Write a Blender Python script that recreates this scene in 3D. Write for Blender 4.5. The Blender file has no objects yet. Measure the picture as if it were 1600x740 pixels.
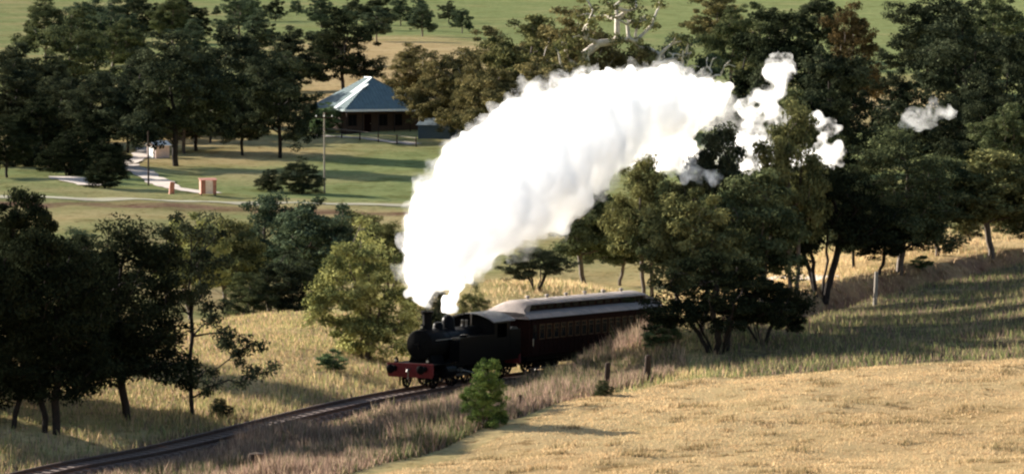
import bpy, math, random
import numpy as np
from mathutils import Vector, Matrix, noise as mnoise

SC = bpy.context.scene
COL = SC.collection
R = math.radians

# ------------------------------------------------------------------ camera, light, exposure
CAM_Z, PITCH, FPX = 20.0, 0.0617, 6000.0
cam_d = bpy.data.cameras.new('camera')
cam = bpy.data.objects.new('camera', cam_d)
COL.objects.link(cam)
cam.location = (0, 0, CAM_Z)
cam.rotation_euler = (math.pi / 2 - PITCH, 0, 0)
cam_d.sensor_width = 36.0
cam_d.lens = 36.0 * FPX / 1600.0
cam_d.clip_start, cam_d.clip_end = 1.0, 12000.0
SC.camera = cam

SUN_EL, SUN_AZ = R(20), R(-56)          # azimuth clockwise from +Y: the sun stands left and beyond the train
w = bpy.data.worlds.new('World')
SC.world = w
w.use_nodes = True
nt = w.node_tree
sky = nt.nodes.new('ShaderNodeTexSky')
sky.sky_type = 'NISHITA'
sky.sun_disc = False
sky.sun_elevation = SUN_EL
sky.sun_rotation = SUN_AZ % (2 * math.pi)
nt.links.new(sky.outputs[0], nt.nodes['Background'].inputs[0])
nt.nodes['Background'].inputs[1].default_value = 0.05

sd = bpy.data.lights.new('sun', 'SUN')
sd.energy = 5.0
sd.angle = R(0.5)
sd.color = (1.0, 0.93, 0.82)
sun = bpy.data.objects.new('sun', sd)
COL.objects.link(sun)
to_sun = Vector((math.sin(SUN_AZ) * math.cos(SUN_EL), math.cos(SUN_AZ) * math.cos(SUN_EL), math.sin(SUN_EL)))
sun.rotation_euler = to_sun.to_track_quat('Z', 'Y').to_euler()
sun.location = (-60, 60, 120)

SC.view_settings.view_transform = 'Standard'
SC.view_settings.look = 'None'
SC.view_settings.gamma = 1.0
SC.view_settings.exposure = 2.18
SC.render.engine = 'CYCLES'
cy = SC.cycles
cy.max_bounces = 32
cy.diffuse_bounces = 3
cy.glossy_bounces = 2
cy.transmission_bounces = 4
cy.volume_bounces = 32
cy.transparent_max_bounces = 12
cy.pixel_filter_type = 'BLACKMAN_HARRIS'
cy.filter_width = 2.3                    # the photograph is a soft old print
cy.use_denoising = True
cy.volume_step_rate = 0.4

rng = np.random.default_rng(7)


# ------------------------------------------------------------------ pixels <-> world
def ray(u, v):
    a, b = (u - 800.0) / FPX, (370.0 - v) / FPX
    c, s = math.cos(PITCH), math.sin(PITCH)
    return np.array([a, c + b * s, -s + b * c])


def at(u, v, Y):
    d = ray(u, v)
    return d * (Y / d[1]) + np.array([0, 0, CAM_Z])


# ------------------------------------------------------------------ helpers
def tag(o, label=None, cat=None, group=None, kind=None):
    if label: o['label'] = label
    if cat: o['category'] = cat
    if group: o['group'] = group
    if kind: o['kind'] = kind
    return o


def link(name, data, mats=None, parent=None, loc=None):
    o = bpy.data.objects.new(name, data)
    COL.objects.link(o)
    if mats and data is not None and not data.materials:
        for m in (mats if isinstance(mats, (list, tuple)) else [mats]):
            data.materials.append(m)
    if parent: o.parent = parent
    if loc is not None: o.location = loc
    return o


def empty(name, loc, rz=0.0):
    o = bpy.data.objects.new(name, None)
    o.empty_display_size = 0.3
    COL.objects.link(o)
    o.location = loc
    o.rotation_euler = (0, 0, rz)
    return o


def fast_mesh(name, verts, faces, attrs=None, smooth=False):
    """verts (n,3), faces (m,k) arrays of one face size; attrs: name -> (n,) or (n,3) per-vertex values"""
    verts = np.ascontiguousarray(verts, dtype=np.float32)
    faces = np.ascontiguousarray(faces, dtype=np.int32)
    me = bpy.data.meshes.new(name)
    m, k = faces.shape
    me.vertices.add(len(verts))
    me.vertices.foreach_set('co', verts.ravel())
    me.loops.add(m * k)
    me.loops.foreach_set('vertex_index', faces.ravel())
    me.polygons.add(m)
    me.polygons.foreach_set('loop_start', np.arange(0, m * k, k, dtype=np.int32))
    me.polygons.foreach_set('loop_total', np.full(m, k, dtype=np.int32))
    for an, av in (attrs or {}).items():
        av = np.asarray(av, dtype=np.float32)
        if av.ndim == 1:
            a = me.attributes.new(an, 'FLOAT', 'POINT')
            a.data.foreach_set('value', av)
        else:
            a = me.attributes.new(an, 'FLOAT_VECTOR', 'POINT')
            a.data.foreach_set('vector', av.ravel())
    me.update(calc_edges=True)
    me.validate()
    if smooth:
        me.polygons.foreach_set('use_smooth', np.ones(len(me.polygons), dtype=bool))
    return me


class MB:
    """collects simple solids and links them as one mesh"""
    def __init__(s): s.v, s.f = [], []

    def add(s, vs, fs):
        n = len(s.v)
        s.v += [tuple(map(float, p)) for p in vs]
        s.f += [tuple(i + n for i in f) for f in fs]
        return s

    def box(s, x0, x1, y0, y1, z0, z1):
        vs = [(x, y, z) for x in (x0, x1) for y in (y0, y1) for z in (z0, z1)]
        return s.add(vs, [(0, 1, 3, 2), (4, 6, 7, 5), (0, 4, 5, 1), (2, 3, 7, 6), (0, 2, 6, 4), (1, 5, 7, 3)])

    def tube(s, p, q, r0, r1=None, n=12, caps=True):
        r1 = r0 if r1 is None else r1
        p, q = Vector(p), Vector(q)
        d = (q - p).normalized()
        a = d.orthogonal().normalized()
        b = d.cross(a)
        vs = []
        for c, r in ((p, r0), (q, r1)):
            for i in range(n):
                t = 2 * math.pi * i / n
                vs.append(c + (a * math.cos(t) + b * math.sin(t)) * r)
        fs = [(i, (i + 1) % n, n + (i + 1) % n, n + i) for i in range(n)]
        if caps: fs += [tuple(range(n - 1, -1, -1)), tuple(range(n, 2 * n))]
        return s.add(vs, fs)

    def lathe(s, prof, c=(0, 0, 0), axis='z', n=20):
        """prof: (radius, offset along the axis)"""
        vs, fs = [], []
        for r, h in prof:
            for i in range(n):
                t = 2 * math.pi * i / n
                a, b = r * math.cos(t), r * math.sin(t)
                p = (a, b, h) if axis == 'z' else ((h, a, b) if axis == 'x' else (a, h, b))
                vs.append((p[0] + c[0], p[1] + c[1], p[2] + c[2]))
        for k in range(len(prof) - 1):
            for i in range(n):
                fs.append((k * n + i, k * n + (i + 1) % n, (k + 1) * n + (i + 1) % n, (k + 1) * n + i))
        fs += [tuple(range(n - 1, -1, -1)), tuple(range((len(prof) - 1) * n, len(prof) * n))]
        return s.add(vs, fs)

    def prism(s, pts, x0, x1, axis='x'):
        """closed outline pts in the two other axes, swept along an axis"""
        n = len(pts)
        vs = []
        for x in (x0, x1):
            for a, b in pts:
                vs.append((x, a, b) if axis == 'x' else ((a, x, b) if axis == 'y' else (a, b, x)))
        fs = [(i, (i + 1) % n, n + (i + 1) % n, n + i) for i in range(n)]
        fs += [tuple(range(n - 1, -1, -1)), tuple(range(n, 2 * n))]
        return s.add(vs, fs)

    def mesh(s, name, smooth=None):
        import bmesh
        me = bpy.data.meshes.new(name)
        me.from_pydata(s.v, [], s.f)
        bm = bmesh.new()
        bm.from_mesh(me)
        bmesh.ops.recalc_face_normals(bm, faces=bm.faces)
        bm.to_mesh(me)
        bm.free()
        if smooth:
            me.polygons.foreach_set('use_smooth', [True] * len(me.polygons))
            me.set_sharp_from_angle(angle=R(smooth))
        return me

    def build(s, name, mat, parent=None, smooth=None, loc=None):
        return link(name, s.mesh(name, smooth), mat, parent, loc)


# ------------------------------------------------------------------ materials
def new_mat(name):
    m = bpy.data.materials.new(name)
    m.use_nodes = True
    t = m.node_tree
    for n in list(t.nodes):
        if n.type != 'OUTPUT_MATERIAL': t.nodes.remove(n)
    return m, t, t.nodes['Material Output']


def N(t, kind, **kw):
    n = t.nodes.new(kind)
    for k, v in kw.items(): setattr(n, k, v)
    return n


def mixc(t, fac, a, b, mode='MIX'):
    n = N(t, 'ShaderNodeMix', data_type='RGBA', blend_type=mode)
    for sock, val in ((n.inputs[0], fac), (n.inputs[6], a), (n.inputs[7], b)):
        if isinstance(val, bpy.types.NodeSocket): t.links.new(val, sock)
        elif isinstance(val, (int, float)): sock.default_value = val
        else: sock.default_value = (*val, 1.0)
    return n.outputs[2]


def ramp(t, val, p0, p1):
    n = N(t, 'ShaderNodeMapRange')
    n.inputs[1].default_value, n.inputs[2].default_value = p0, p1
    t.links.new(val, n.inputs[0])
    return n.outputs[0]


def noise_n(t, vec, scale, detail=4.0, rough=0.6):
    n = N(t, 'ShaderNodeTexNoise')
    n.inputs['Scale'].default_value = scale
    n.inputs['Detail'].default_value = detail
    n.inputs['Roughness'].default_value = rough
    if vec is not None: t.links.new(vec, n.inputs['Vector'])
    return n.outputs[0]


def surf(name, c1, c2=None, rough=0.6, metal=0.0, scale=6.0, spec=0.4, bump=0.0):
    """worn surface: two colours mottled by noise in the thing's own coordinates"""
    m, t, out = new_mat(name)
    tc = N(t, 'ShaderNodeTexCoord').outputs['Object']
    c2 = c2 or tuple(x * 0.6 for x in c1)
    nz = noise_n(t, tc, scale, 6)
    col = mixc(t, ramp(t, nz, 0.35, 0.68), c1, c2)
    p = N(t, 'ShaderNodeBsdfPrincipled')
    t.links.new(col, p.inputs['Base Color'])
    p.inputs['Metallic'].default_value = metal
    p.inputs['Specular IOR Level'].default_value = spec
    rr = N(t, 'ShaderNodeMapRange')
    rr.inputs[3].default_value, rr.inputs[4].default_value = rough * 0.8, min(1, rough * 1.2)
    t.links.new(nz, rr.inputs[0])
    t.links.new(rr.outputs[0], p.inputs['Roughness'])
    if bump:
        b = N(t, 'ShaderNodeBump')
        b.inputs['Strength'].default_value = bump
        b.inputs['Distance'].default_value = 0.03
        t.links.new(nz, b.inputs['Height'])
        t.links.new(b.outputs[0], p.inputs['Normal'])
    t.links.new(p.outputs[0], out.inputs[0])
    return m


def leaf_mat(name, dark, light, trans=0.12):
    """leaf colour varies from clump to clump; the tree's own object colour tints it"""
    m, t, out = new_mat(name)
    a = N(t, 'ShaderNodeAttribute', attribute_name='leaf_tone').outputs['Fac']
    oi = N(t, 'ShaderNodeObjectInfo')
    col = mixc(t, a, dark, light)
    col = mixc(t, 1.0, col, oi.outputs['Color'], 'MULTIPLY')
    d = N(t, 'ShaderNodeBsdfDiffuse')
    tr = N(t, 'ShaderNodeBsdfTranslucent')
    t.links.new(col, d.inputs[0])
    t.links.new(col, tr.inputs[0])
    mx = N(t, 'ShaderNodeMixShader')
    mx.inputs[0].default_value = trans
    t.links.new(d.outputs[0], mx.inputs[1])
    t.links.new(tr.outputs[0], mx.inputs[2])
    t.links.new(mx.outputs[0], out.inputs[0])
    return m


M = {
    'leaf': leaf_mat('eucalypt leaves', (0.034, 0.043, 0.025), (0.155, 0.160, 0.085)),
    'dark_bark': surf('dark bark', (0.03, 0.024, 0.02), (0.015, 0.012, 0.011), 0.95, scale=3, spec=0.1),
    'bark': surf('grey brown bark', (0.10, 0.075, 0.055), (0.05, 0.036, 0.028), 0.9, scale=3),
    'pale_bark': surf('pale gum bark', (0.52, 0.47, 0.40), (0.32, 0.27, 0.22), 0.85, scale=2),
    'black': surf('black engine paint', (0.003, 0.003, 0.0035), (0.005, 0.005, 0.005), 0.35, spec=0.03),
    'smokebox': surf('sooty smokebox iron', (0.004, 0.004, 0.004), (0.007, 0.0065, 0.006), 0.55, spec=0.03),
    'red': surf('buffer beam red', (0.13, 0.018, 0.018), (0.08, 0.014, 0.014), 0.6, spec=0.15),
    'steel': surf('oily steel', (0.20, 0.19, 0.18), (0.08, 0.07, 0.06), 0.4, 0.8),
    'brass': surf('lamp glass', (0.6, 0.55, 0.4), (0.4, 0.35, 0.25), 0.3),
    'coal': surf('coal', (0.01, 0.01, 0.01), (0.03, 0.03, 0.03), 0.5, scale=20, bump=1.0),
    'coach': surf('dark maroon coach paint', (0.020, 0.008, 0.006), (0.012, 0.006, 0.005), 0.7, spec=0.01),
    'coach_trim': surf('buff window frames', (0.10, 0.058, 0.03), (0.06, 0.036, 0.02), 0.7, spec=0.02),
    'glass': surf('coach glass', (0.006, 0.006, 0.007), (0.010, 0.010, 0.010), 0.25, spec=0.03),
    'roof': surf('weathered coach roof canvas', (0.225, 0.185, 0.165), (0.15, 0.125, 0.112), 0.75, scale=2),
    'rail': surf('rusty rail', (0.07, 0.04, 0.03), (0.12, 0.08, 0.065), 0.6, 0.2),
    'sleeper': surf('weathered sleeper', (0.16, 0.11, 0.09), (0.09, 0.064, 0.052), 0.9),
    'iron': surf('weathered roof iron', (0.125, 0.175, 0.175), (0.09, 0.125, 0.13), 0.55, 0.1, scale=1.2),
    'iron_pale': surf('pale roof sheet', (0.40, 0.43, 0.44), (0.33, 0.36, 0.37), 0.5, 0.1, scale=2),
    'weatherboard': surf('brown weatherboard', (0.085, 0.052, 0.036), (0.055, 0.036, 0.027), 0.85, spec=0.15),
    'white': surf('white paint', (0.78, 0.76, 0.72), (0.60, 0.57, 0.53), 0.6),
    'post': surf('old fence timber', (0.045, 0.03, 0.024), (0.022, 0.016, 0.013), 0.95, spec=0.05),
    'cab_roof': surf('dusty cab roof', (0.13, 0.125, 0.12), (0.08, 0.075, 0.07), 0.7),
    'grey_post': surf('bleached timber', (0.22, 0.19, 0.15), (0.14, 0.115, 0.09), 0.85),
    'rust': surf('rust red tin', (0.34, 0.13, 0.08), (0.20, 0.07, 0.045), 0.7, scale=3),
    'cream': surf('cream board', (0.62, 0.47, 0.38), (0.50, 0.36, 0.28), 0.7),
    'pink': surf('faded pink plaster', (0.56, 0.42, 0.38), (0.44, 0.32, 0.28), 0.8),
    'blue_iron': surf('blue grey shed iron', (0.07, 0.095, 0.115), (0.05, 0.068, 0.082), 0.7, spec=0.15),
    'gravel': surf('pale gravel', (0.36, 0.30, 0.255), (0.24, 0.20, 0.165), 0.95, scale=0.9, bump=0.4),
    'road': surf('dusty road', (0.12, 0.10, 0.062), (0.13, 0.13, 0.065), 0.95, scale=0.6),
    'ballast': surf('brown ballast', (0.24, 0.145, 0.10), (0.13, 0.08, 0.058), 0.95, scale=1.6, bump=0.8),
}

# ------------------------------------------------------------------ the railway's line
TP = np.array([(-40, 128, -2.0), (-27.5, 156, -1.25), (-20.6, 171, -0.9), (-16.2, 180, -0.95), (-5.6, 201, -0.48),
               (8.4, 229, -1.35), (18.75, 250, -1.35), (28.6, 268, -1.1), (37.5, 281, -0.7), (58, 306, 0.6), (90, 335, 3.0)], float)


def catmull(P, n=24):
    out = []
    P = np.vstack([2 * P[0] - P[1], P, 2 * P[-1] - P[-2]])
    for i in range(1, len(P) - 2):
        for t in np.linspace(0, 1, n, endpoint=False):
            a, b, c, d = P[i - 1:i + 3]
            out.append(0.5 * (2 * b + (c - a) * t + (2 * a - 5 * b + 4 * c - d) * t * t + (3 * b - a - 3 * c + d) * t ** 3))
    out.append(P[-2])
    return np.array(out)


def resample(P, step):
    s = np.concatenate([[0], np.cumsum(np.linalg.norm(np.diff(P, axis=0), axis=1))])
    q = np.arange(0, s[-1], step)
    return np.stack([np.interp(q, s, P[:, i]) for i in range(3)], 1)


TRACK = resample(catmull(TP), 0.7)
# smooth the line a little
for _ in range(12):
    TRACK[1:-1] = 0.25 * TRACK[:-2] + 0.5 * TRACK[1:-1] + 0.25 * TRACK[2:]
TDIR = np.gradient(TRACK, axis=0)
TDIR /= np.linalg.norm(TDIR, axis=1)[:, None]
TNRM = np.stack([TDIR[:, 1], -TDIR[:, 0], 0 * TDIR[:, 0]], 1)     # to the camera's side of the line
TNRM /= np.linalg.norm(TNRM, axis=1)[:, None]
RAIL_TOP = 0.0


def track_rel(x, y):
    """signed distance from the line (positive on the camera's side), and the line's height there"""
    x, y = np.asarray(x, float).ravel(), np.asarray(y, float).ravel()
    sd, zz = np.empty(len(x)), np.empty(len(x))
    for i in range(0, len(x), 20000):
        T, Tn = TRACK[::3], TNRM[::3]
        k = np.argmin((x[i:i + 20000, None] - T[None, :, 0]) ** 2 + (y[i:i + 20000, None] - T[None, :, 1]) ** 2, 1)
        dx, dy = x[i:i + 20000] - T[k, 0], y[i:i + 20000] - T[k, 1]
        perp = dx * Tn[k, 0] + dy * Tn[k, 1]
        end = (k == 0) | (k == len(T) - 1)
        sd[i:i + 20000] = np.where(end, np.hypot(dx, dy) * np.sign(perp), perp)
        along = dx * -Tn[k, 1] + dy * Tn[k, 0]
        zz[i:i + 20000] = np.interp(np.clip(k * 3 + along / 0.7, 0, len(TRACK) - 1), np.arange(len(TRACK)), TRACK[:, 2])
    return sd, zz


# ------------------------------------------------------------------ terrain heights
CTRL = [  # picture point and its distance: the height follows
    (0, 740, 168), (400, 740, 166), (800, 740, 160), (1200, 740, 156), (1600, 740, 152), (-300, 760, 172), (1900, 740, 150),
    (900, 625, 182), (1100, 594, 188), (1350, 572, 190), (1590, 557, 192), (1850, 530, 196),
    (1000, 522, 219), (930, 562, 212), (870, 596, 206), (1060, 505, 222), (1000, 577, 200), (1300, 520, 215), (1590, 480, 225), (700, 640, 188), (1200, 545, 205),
    (1440, 400, 285), (1590, 372, 300), (1300, 440, 264), (1850, 350, 310),
    (900, 442, 262), (780, 455, 250),
    (450, 493, 232), (480, 560, 210), (250, 600, 200), (100, 640, 190), (200, 520, 228), (560, 500, 232), (-200, 600, 195), (-200, 520, 228),
    (200, 357, 330), (200, 336, 350), (200, 311, 372), (600, 320, 372), (-200, 311, 372), (600, 350, 345),
    (500, 290, 400), (500, 250, 440), (560, 210, 480), (200, 250, 440), (200, 212, 490), (-200, 230, 470), (800, 240, 450),
    (600, 100, 640), (600, 60, 760), (400, 36, 900), (100, 36, 900), (-200, 40, 900), (100, 120, 640),
    (1400, 150, 620), (1400, 62, 800), (1050, 110, 650), (1050, 34, 900), (1380, 215, 500), (1800, 150, 620), (1800, 40, 900),
    (1150, 200, 500), (1550, 235, 470), (1550, 300, 380)]
CX = [at(*c) for c in CTRL]
for u, zs in ((-300, (0.4, -3.5, 26, 75)), (450, (1.2, -3.8, 26, 80)), (1000, (2.0, -2.5, 26, 85)), (1850, (3.6, 2.0, 27, 90))):
    for Y, z in zip((128, 285, 1200, 2200), zs):
        if u == 1850 and Y == 285: continue
        p = at(u, 370, Y); CX.append(np.array([p[0], Y, z]))
for k in range(20, len(TRACK) - 30, 14):
    if TRACK[k, 1] < 232: CX.append(TRACK[k] + np.array([0, 0, -0.3]))
for q in ((18.75, 250, -0.2), (28.6, 268, 0.55), (37.5, 281, 1.2), (58, 306, 2.6), (23, 240, 0.35), (33, 255, 1.2), (43, 268, 1.9)): CX.append(np.array(q))   # banks of the shallow cutting
CX = np.array(CX)


def warp(x, y):
    y = np.maximum(y, 100.0)
    u = np.clip(FPX * x / y, -1250, 1250)
    return np.stack([u / 420.0, np.log(y / 200.0) * 5.0], -1)


def tps_k(d2):
    return np.where(d2 > 1e-12, 0.5 * d2 * np.log(np.maximum(d2, 1e-12)), 0.0)


_W = warp(CX[:, 0], CX[:, 1])
_n = len(_W)
_K = tps_k(((_W[:, None] - _W[None]) ** 2).sum(-1)) + np.eye(_n) * 0.004
_P = np.hstack([np.ones((_n, 1)), _W])
_A = np.block([[_K, _P], [_P.T, np.zeros((3, 3))]])
_C = np.linalg.solve(_A, np.concatenate([CX[:, 2], np.zeros(3)]))


def bumps(x, y):
    return (0.10 * np.sin(0.31 * x + 0.17 * y) * np.sin(0.23 * y - 0.11 * x + 1.3) + 0.05 * np.sin(0.83 * x - 0.4 * y) * np.sin(0.71 * y + 0.3)
            + 0.025 * np.sin(1.9 * x + 0.9 * y + 2) * np.sin(1.6 * y - 1.1 * x))


def ground_z(x, y):
    x, y = np.asarray(x, float), np.asarray(y, float)
    shp = x.shape
    x, y = x.ravel(), y.ravel()
    out = np.empty(len(x))
    for i in range(0, len(x), 20000):
        q = warp(x[i:i + 20000], y[i:i + 20000])
        k = tps_k(((q[:, None] - _W[None]) ** 2).sum(-1))
        out[i:i + 20000] = k @ _C[:_n] + _C[_n] + q @ _C[_n + 1:]
    out += (bumps(x, y) + 0.09 * np.sin(0.47 * x + 1.1 * np.sin(0.21 * y)) * np.sin(0.39 * y + 0.9 * np.sin(0.33 * x))) * np.clip((y - 120) / 30, 0, 1) * np.clip(1.5 - y / 600, 0.4, 1)
    # the hill the photographer stands on
    hill = 18.3 * np.exp(-np.maximum(y, 0) / 52.0) + 0.3
    b = np.clip((y - 112) / 30, 0, 1); b = b * b * (3 - 2 * b)
    out = hill * (1 - b) + out * b
    sd, tz = track_rel(x, y)
    a = np.abs(sd)
    f = np.clip((a - 1.6) / 2.6, 0, 1); f = f * f * (3 - 2 * f)
    out = (tz - 0.42) * (1 - f) + out * f
    return out.reshape(shp)


def gz(x, y): return float(ground_z(np.array([x]), np.array([y]))[0])


def hit(u, v, y0=135.0, y1=1600.0):
    """where the sight line through a picture point meets the ground"""
    d = ray(u, v)
    ys = np.concatenate([np.arange(y0, 320, 0.25), np.arange(320, y1, 1.0)])
    P = d[None] * (ys / d[1])[:, None] + np.array([0, 0, CAM_Z])
    below = np.nonzero(P[:, 2] < ground_z(P[:, 0], P[:, 1]))[0]
    k = below[0] if len(below) else len(ys) - 1
    return np.array([P[k, 0], P[k, 1], gz(P[k, 0], P[k, 1])])


def axis_pts(lo, hi, dense_lo, dense_hi, step, grow):
    mid = list(np.arange(dense_lo, dense_hi + step, step))
    a, s = [mid[-1]], step
    while a[-1] < hi: s *= grow; a.append(a[-1] + s)
    b, s = [mid[0]], step
    while b[-1] > lo: s *= grow; b.append(b[-1] - s)
    return np.array(b[:0:-1] + mid + a[1:])


gx = axis_pts(-1500, 1500, -48, 48, 0.6, 1.06)
gy = axis_pts(-150, 3600, 145, 300, 0.6, 1.035)
GX, GY = np.meshgrid(gx, gy)
GZ = ground_z(GX, GY)

# colour zones of the ground cover: how dry (straw), how bare (earth), how green
px, py = GX.ravel(), GY.ravel()
gsd, _ = track_rel(px, py)


def field_edge(x):       # the mown field's upper edge, running from the weeds by the line up along the fence
    return np.interp(x, (-60, -4.2, 0.0, 3.0, 8.5, 16, 26, 60), (120, 163.0, 172, 183.5, 187.5, 189, 192, 200))


def sm(a, b, x):
    t = np.clip((x - a) / (b - a), 0, 1)
    return t * t * (3 - 2 * t)


uu = FPX * px / np.maximum(py, 60)
mown = 1 - sm(-0.7, 0.7, py - field_edge(px) + 0.5 * np.sin(px * 1.3) + 0.3 * np.sin(px * 3.1 + py))
dry = 0.42 + 0 * px
dry = np.where(py < 260, 0.5, dry)
hillside = (1 - sm(-2, 3, gsd)) * (1 - sm(240, 262, py))
dry = dry * (1 - hillside) + 0.58 * hillside
right_hill = sm(200, 420, uu) * (1 - sm(-3, 1, gsd)) * (1 - sm(290, 330, py))
dry = dry * (1 - right_hill) + 0.78 * right_hill
paddock = sm(372, 385, py) * (1 - sm(500, 520, py))
dry = dry * (1 - paddock) + (0.20 + 0.38 * sm(-150, -420, uu) * sm(405, 450, py)) * paddock
far = sm(505, 540, py)
dry = dry * (1 - far) + np.clip(0.12 + 0.75 * np.exp(-((uu + 200) / 190) ** 2) * (1 - sm(700, 820, py))
                               + 0.6 * np.exp(-((uu - 570) / 140) ** 2) * (1 - sm(620, 700, py)) + 0.2 * sm(-300, -700, uu), 0, 1) * far
dry = np.maximum(dry, mown)
bare = (0.72 + 0.3 * np.sin(px / 2.3 + 1.5 * np.sin(px / 7)) * np.sin(py / 2.1 + px / 11)) * np.exp(-((py - (361 + 2.5 * np.sin(px / 9) + np.sin(px / 3.1))) / 5.0) ** 2) * (1 - sm(0, 25, px))
bare = np.maximum(bare, (1 - sm(2.0, 4.0, np.abs(gsd))) * 0.9)
bare = np.maximum(bare, 0.95 * np.exp(-((px + 15.5) / 2.6) ** 2 - ((py - 171.5) / 2.2) ** 2))
bare = np.maximum(bare, 0.6 * sm(250, 420, uu) * (1 - sm(3.5, 6.5, np.abs(gsd))))
nx, ny = len(gx), len(gy)
idx = np.arange(nx * ny).reshape(ny, nx)
gf = np.stack([idx[:-1, :-1], idx[:-1, 1:], idx[1:, 1:], idx[1:, :-1]], -1).reshape(-1, 4)
shade_band = sm(8.5, 12, px) * sm(0.0, 1.2, py - field_edge(px)) * sm(2.0, 3.5, gsd) * (1 - sm(300, 320, py))  # right strip: tree shade deepened by painting the rough growth darker
gme = fast_mesh('terrain', np.stack([px, py, GZ.ravel()], 1), gf, {'dry': dry, 'bare': bare, 'shade_band': shade_band}, smooth=True)


def ground_mat():
    m, t, out = new_mat('grassland')
    pos = N(t, 'ShaderNodeNewGeometry').outputs['Position']
    A = lambda n: N(t, 'ShaderNodeAttribute', attribute_name=n).outputs['Fac']
    fine = noise_n(t, pos, 2.6, 8, 0.75)
    mid = noise_n(t, pos, 0.35, 5, 0.6)
    big = noise_n(t, pos, 0.045, 4, 0.55)
    green = mixc(t, ramp(t, mid, 0.35, 0.65), (0.185, 0.215, 0.085), (0.265, 0.28, 0.115))
    straw = mixc(t, ramp(t, mid, 0.35, 0.7), (0.50, 0.345, 0.175), (0.44, 0.325, 0.155))
    s2 = mixc(t, ramp(t, big, 0.4, 0.65), (0.44, 0.30, 0.155), (0.52, 0.395, 0.21))
    straw = mixc(t, 0.5, straw, s2)
    # mottled boundary between green and straw
    ad = N(t, 'ShaderNodeMath', operation='ADD')
    sub = N(t, 'ShaderNodeMath', operation='MULTIPLY_ADD')
    t.links.new(big, sub.inputs[0]); sub.inputs[1].default_value = 1.3; sub.inputs[2].default_value = -0.65
    t.links.new(A('dry'), ad.inputs[0]); t.links.new(sub.outputs[0], ad.inputs[1])
    sub2 = N(t, 'ShaderNodeMath', operation='MULTIPLY_ADD')
    t.links.new(fine, sub2.inputs[0]); sub2.inputs[1].default_value = 0.9; t.links.new(ad.outputs[0], sub2.inputs[2])
    col = mixc(t, ramp(t, sub2.outputs[0], 0.62, 1.18), green, straw)
    earth = mixc(t, ramp(t, fine, 0.4, 0.65), (0.17, 0.095, 0.065), (0.27, 0.17, 0.115))
    bm = N(t, 'ShaderNodeMath', operation='MULTIPLY_ADD')
    t.links.new(mid, bm.inputs[0]); bm.inputs[1].default_value = 1.0
    t.links.new(A('bare'), bm.inputs[2])
    col = mixc(t, ramp(t, bm.outputs[0], 0.75, 1.25), col, earth)
    shade_col = mixc(t, ramp(t, fine, 0.35, 0.65), (0.075, 0.072, 0.036), (0.16, 0.125, 0.085))  # dark olive brown that puts the strip's shade into the ground colour
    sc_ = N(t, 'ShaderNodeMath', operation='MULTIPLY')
    t.links.new(A('shade_band'), sc_.inputs[0]); t.links.new(ramp(t, mid, 0.25, 0.5), sc_.inputs[1])
    col = mixc(t, sc_.outputs[0], col, shade_col)
    # clods and darker tufts
    clod = noise_n(t, pos, 1.1, 3, 0.5)
    col = mixc(t, ramp(t, clod, 0.56, 0.70), col, mixc(t, 1.0, col, (0.55, 0.5, 0.45), 'MULTIPLY'))
    mat_ = noise_n(t, pos, 0.16, 6, 0.7)
    col = mixc(t, ramp(t, mat_, 0.50, 0.66), col, mixc(t, 1.0, col, (0.72, 0.70, 0.62), 'MULTIPLY'))
    col = mixc(t, ramp(t, fine, 0.52, 0.75), col, mixc(t, 1.0, col, (1.35, 1.3, 1.2), 'MULTIPLY'))
    d = N(t, 'ShaderNodeBsdfDiffuse')
    d.inputs['Roughness'].default_value = 0.9
    t.links.new(col, d.inputs[0])
    b = N(t, 'ShaderNodeBump')
    b.inputs['Strength'].default_value = 0.8
    b.inputs['Distance'].default_value = 0.22
    t.links.new(fine, b.inputs['Height'])
    t.links.new(b.outputs[0], d.inputs['Normal'])
    t.links.new(d.outputs[0], out.inputs[0])
    return m


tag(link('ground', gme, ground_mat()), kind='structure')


# strips of road and drive laid along the ground
def strip(name, pts, width, mat, lift=0.03, step=0.8, kind='structure'):
    P = resample(catmull(np.array([(p[0], p[1], 0) for p in pts], float)), step)
    D = np.gradient(P, axis=0); D /= np.linalg.norm(D, axis=1)[:, None]
    Nn = np.stack([D[:, 1], -D[:, 0]], 1)
    m = 5
    off = np.linspace(-0.5, 0.5, m)
    jit = 1 + 0.16 * np.sin(np.arange(len(P)) * 0.31) + 0.1 * np.sin(np.arange(len(P)) * 0.83)
    X = P[:, None, 0] + Nn[:, None, 0] * off[None] * width * jit[:, None]
    Yy = P[:, None, 1] + Nn[:, None, 1] * off[None] * width * jit[:, None]
    Z = ground_z(X, Yy) + lift
    ii = np.arange(len(P) * m).reshape(len(P), m)
    f = np.stack([ii[:-1, :-1], ii[:-1, 1:], ii[1:, 1:], ii[1:, :-1]], -1).reshape(-1, 4)
    return tag(link(name, fast_mesh(name, np.stack([X.ravel(), Yy.ravel(), Z.ravel()], 1), f, smooth=True), mat), kind=kind)


strip('road', [(x, 372 + 1.5 * math.sin(x / 20)) for x in range(-160, 161, 20)], 3.2, M['road'], 0.06)
dp = [hit(*q)[:2] for q in ((330, 303), (285, 297), (262, 292), (240, 280), (215, 266), (196, 257))]
strip('driveway', dp, 2.5, M['gravel'], 0.08)
dq = [hit(*q)[:2] for q in ((196, 257), (212, 250), (222, 243), (226, 232))]
strip('drive_approach', dq, 2.2, M['gravel'], 0.10)
dr = [hit(*q)[:2] for q in ((98, 277), (118, 283), (145, 291))]
strip('gravel_turnout', dr, 3.0, M['gravel'], 0.08)
ds = [hit(*q)[:2] for q in ((1195, 436), (1245, 433), (1292, 436))]
strip('gravel_path', ds, 1.6, M['gravel'], 0.05)

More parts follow.
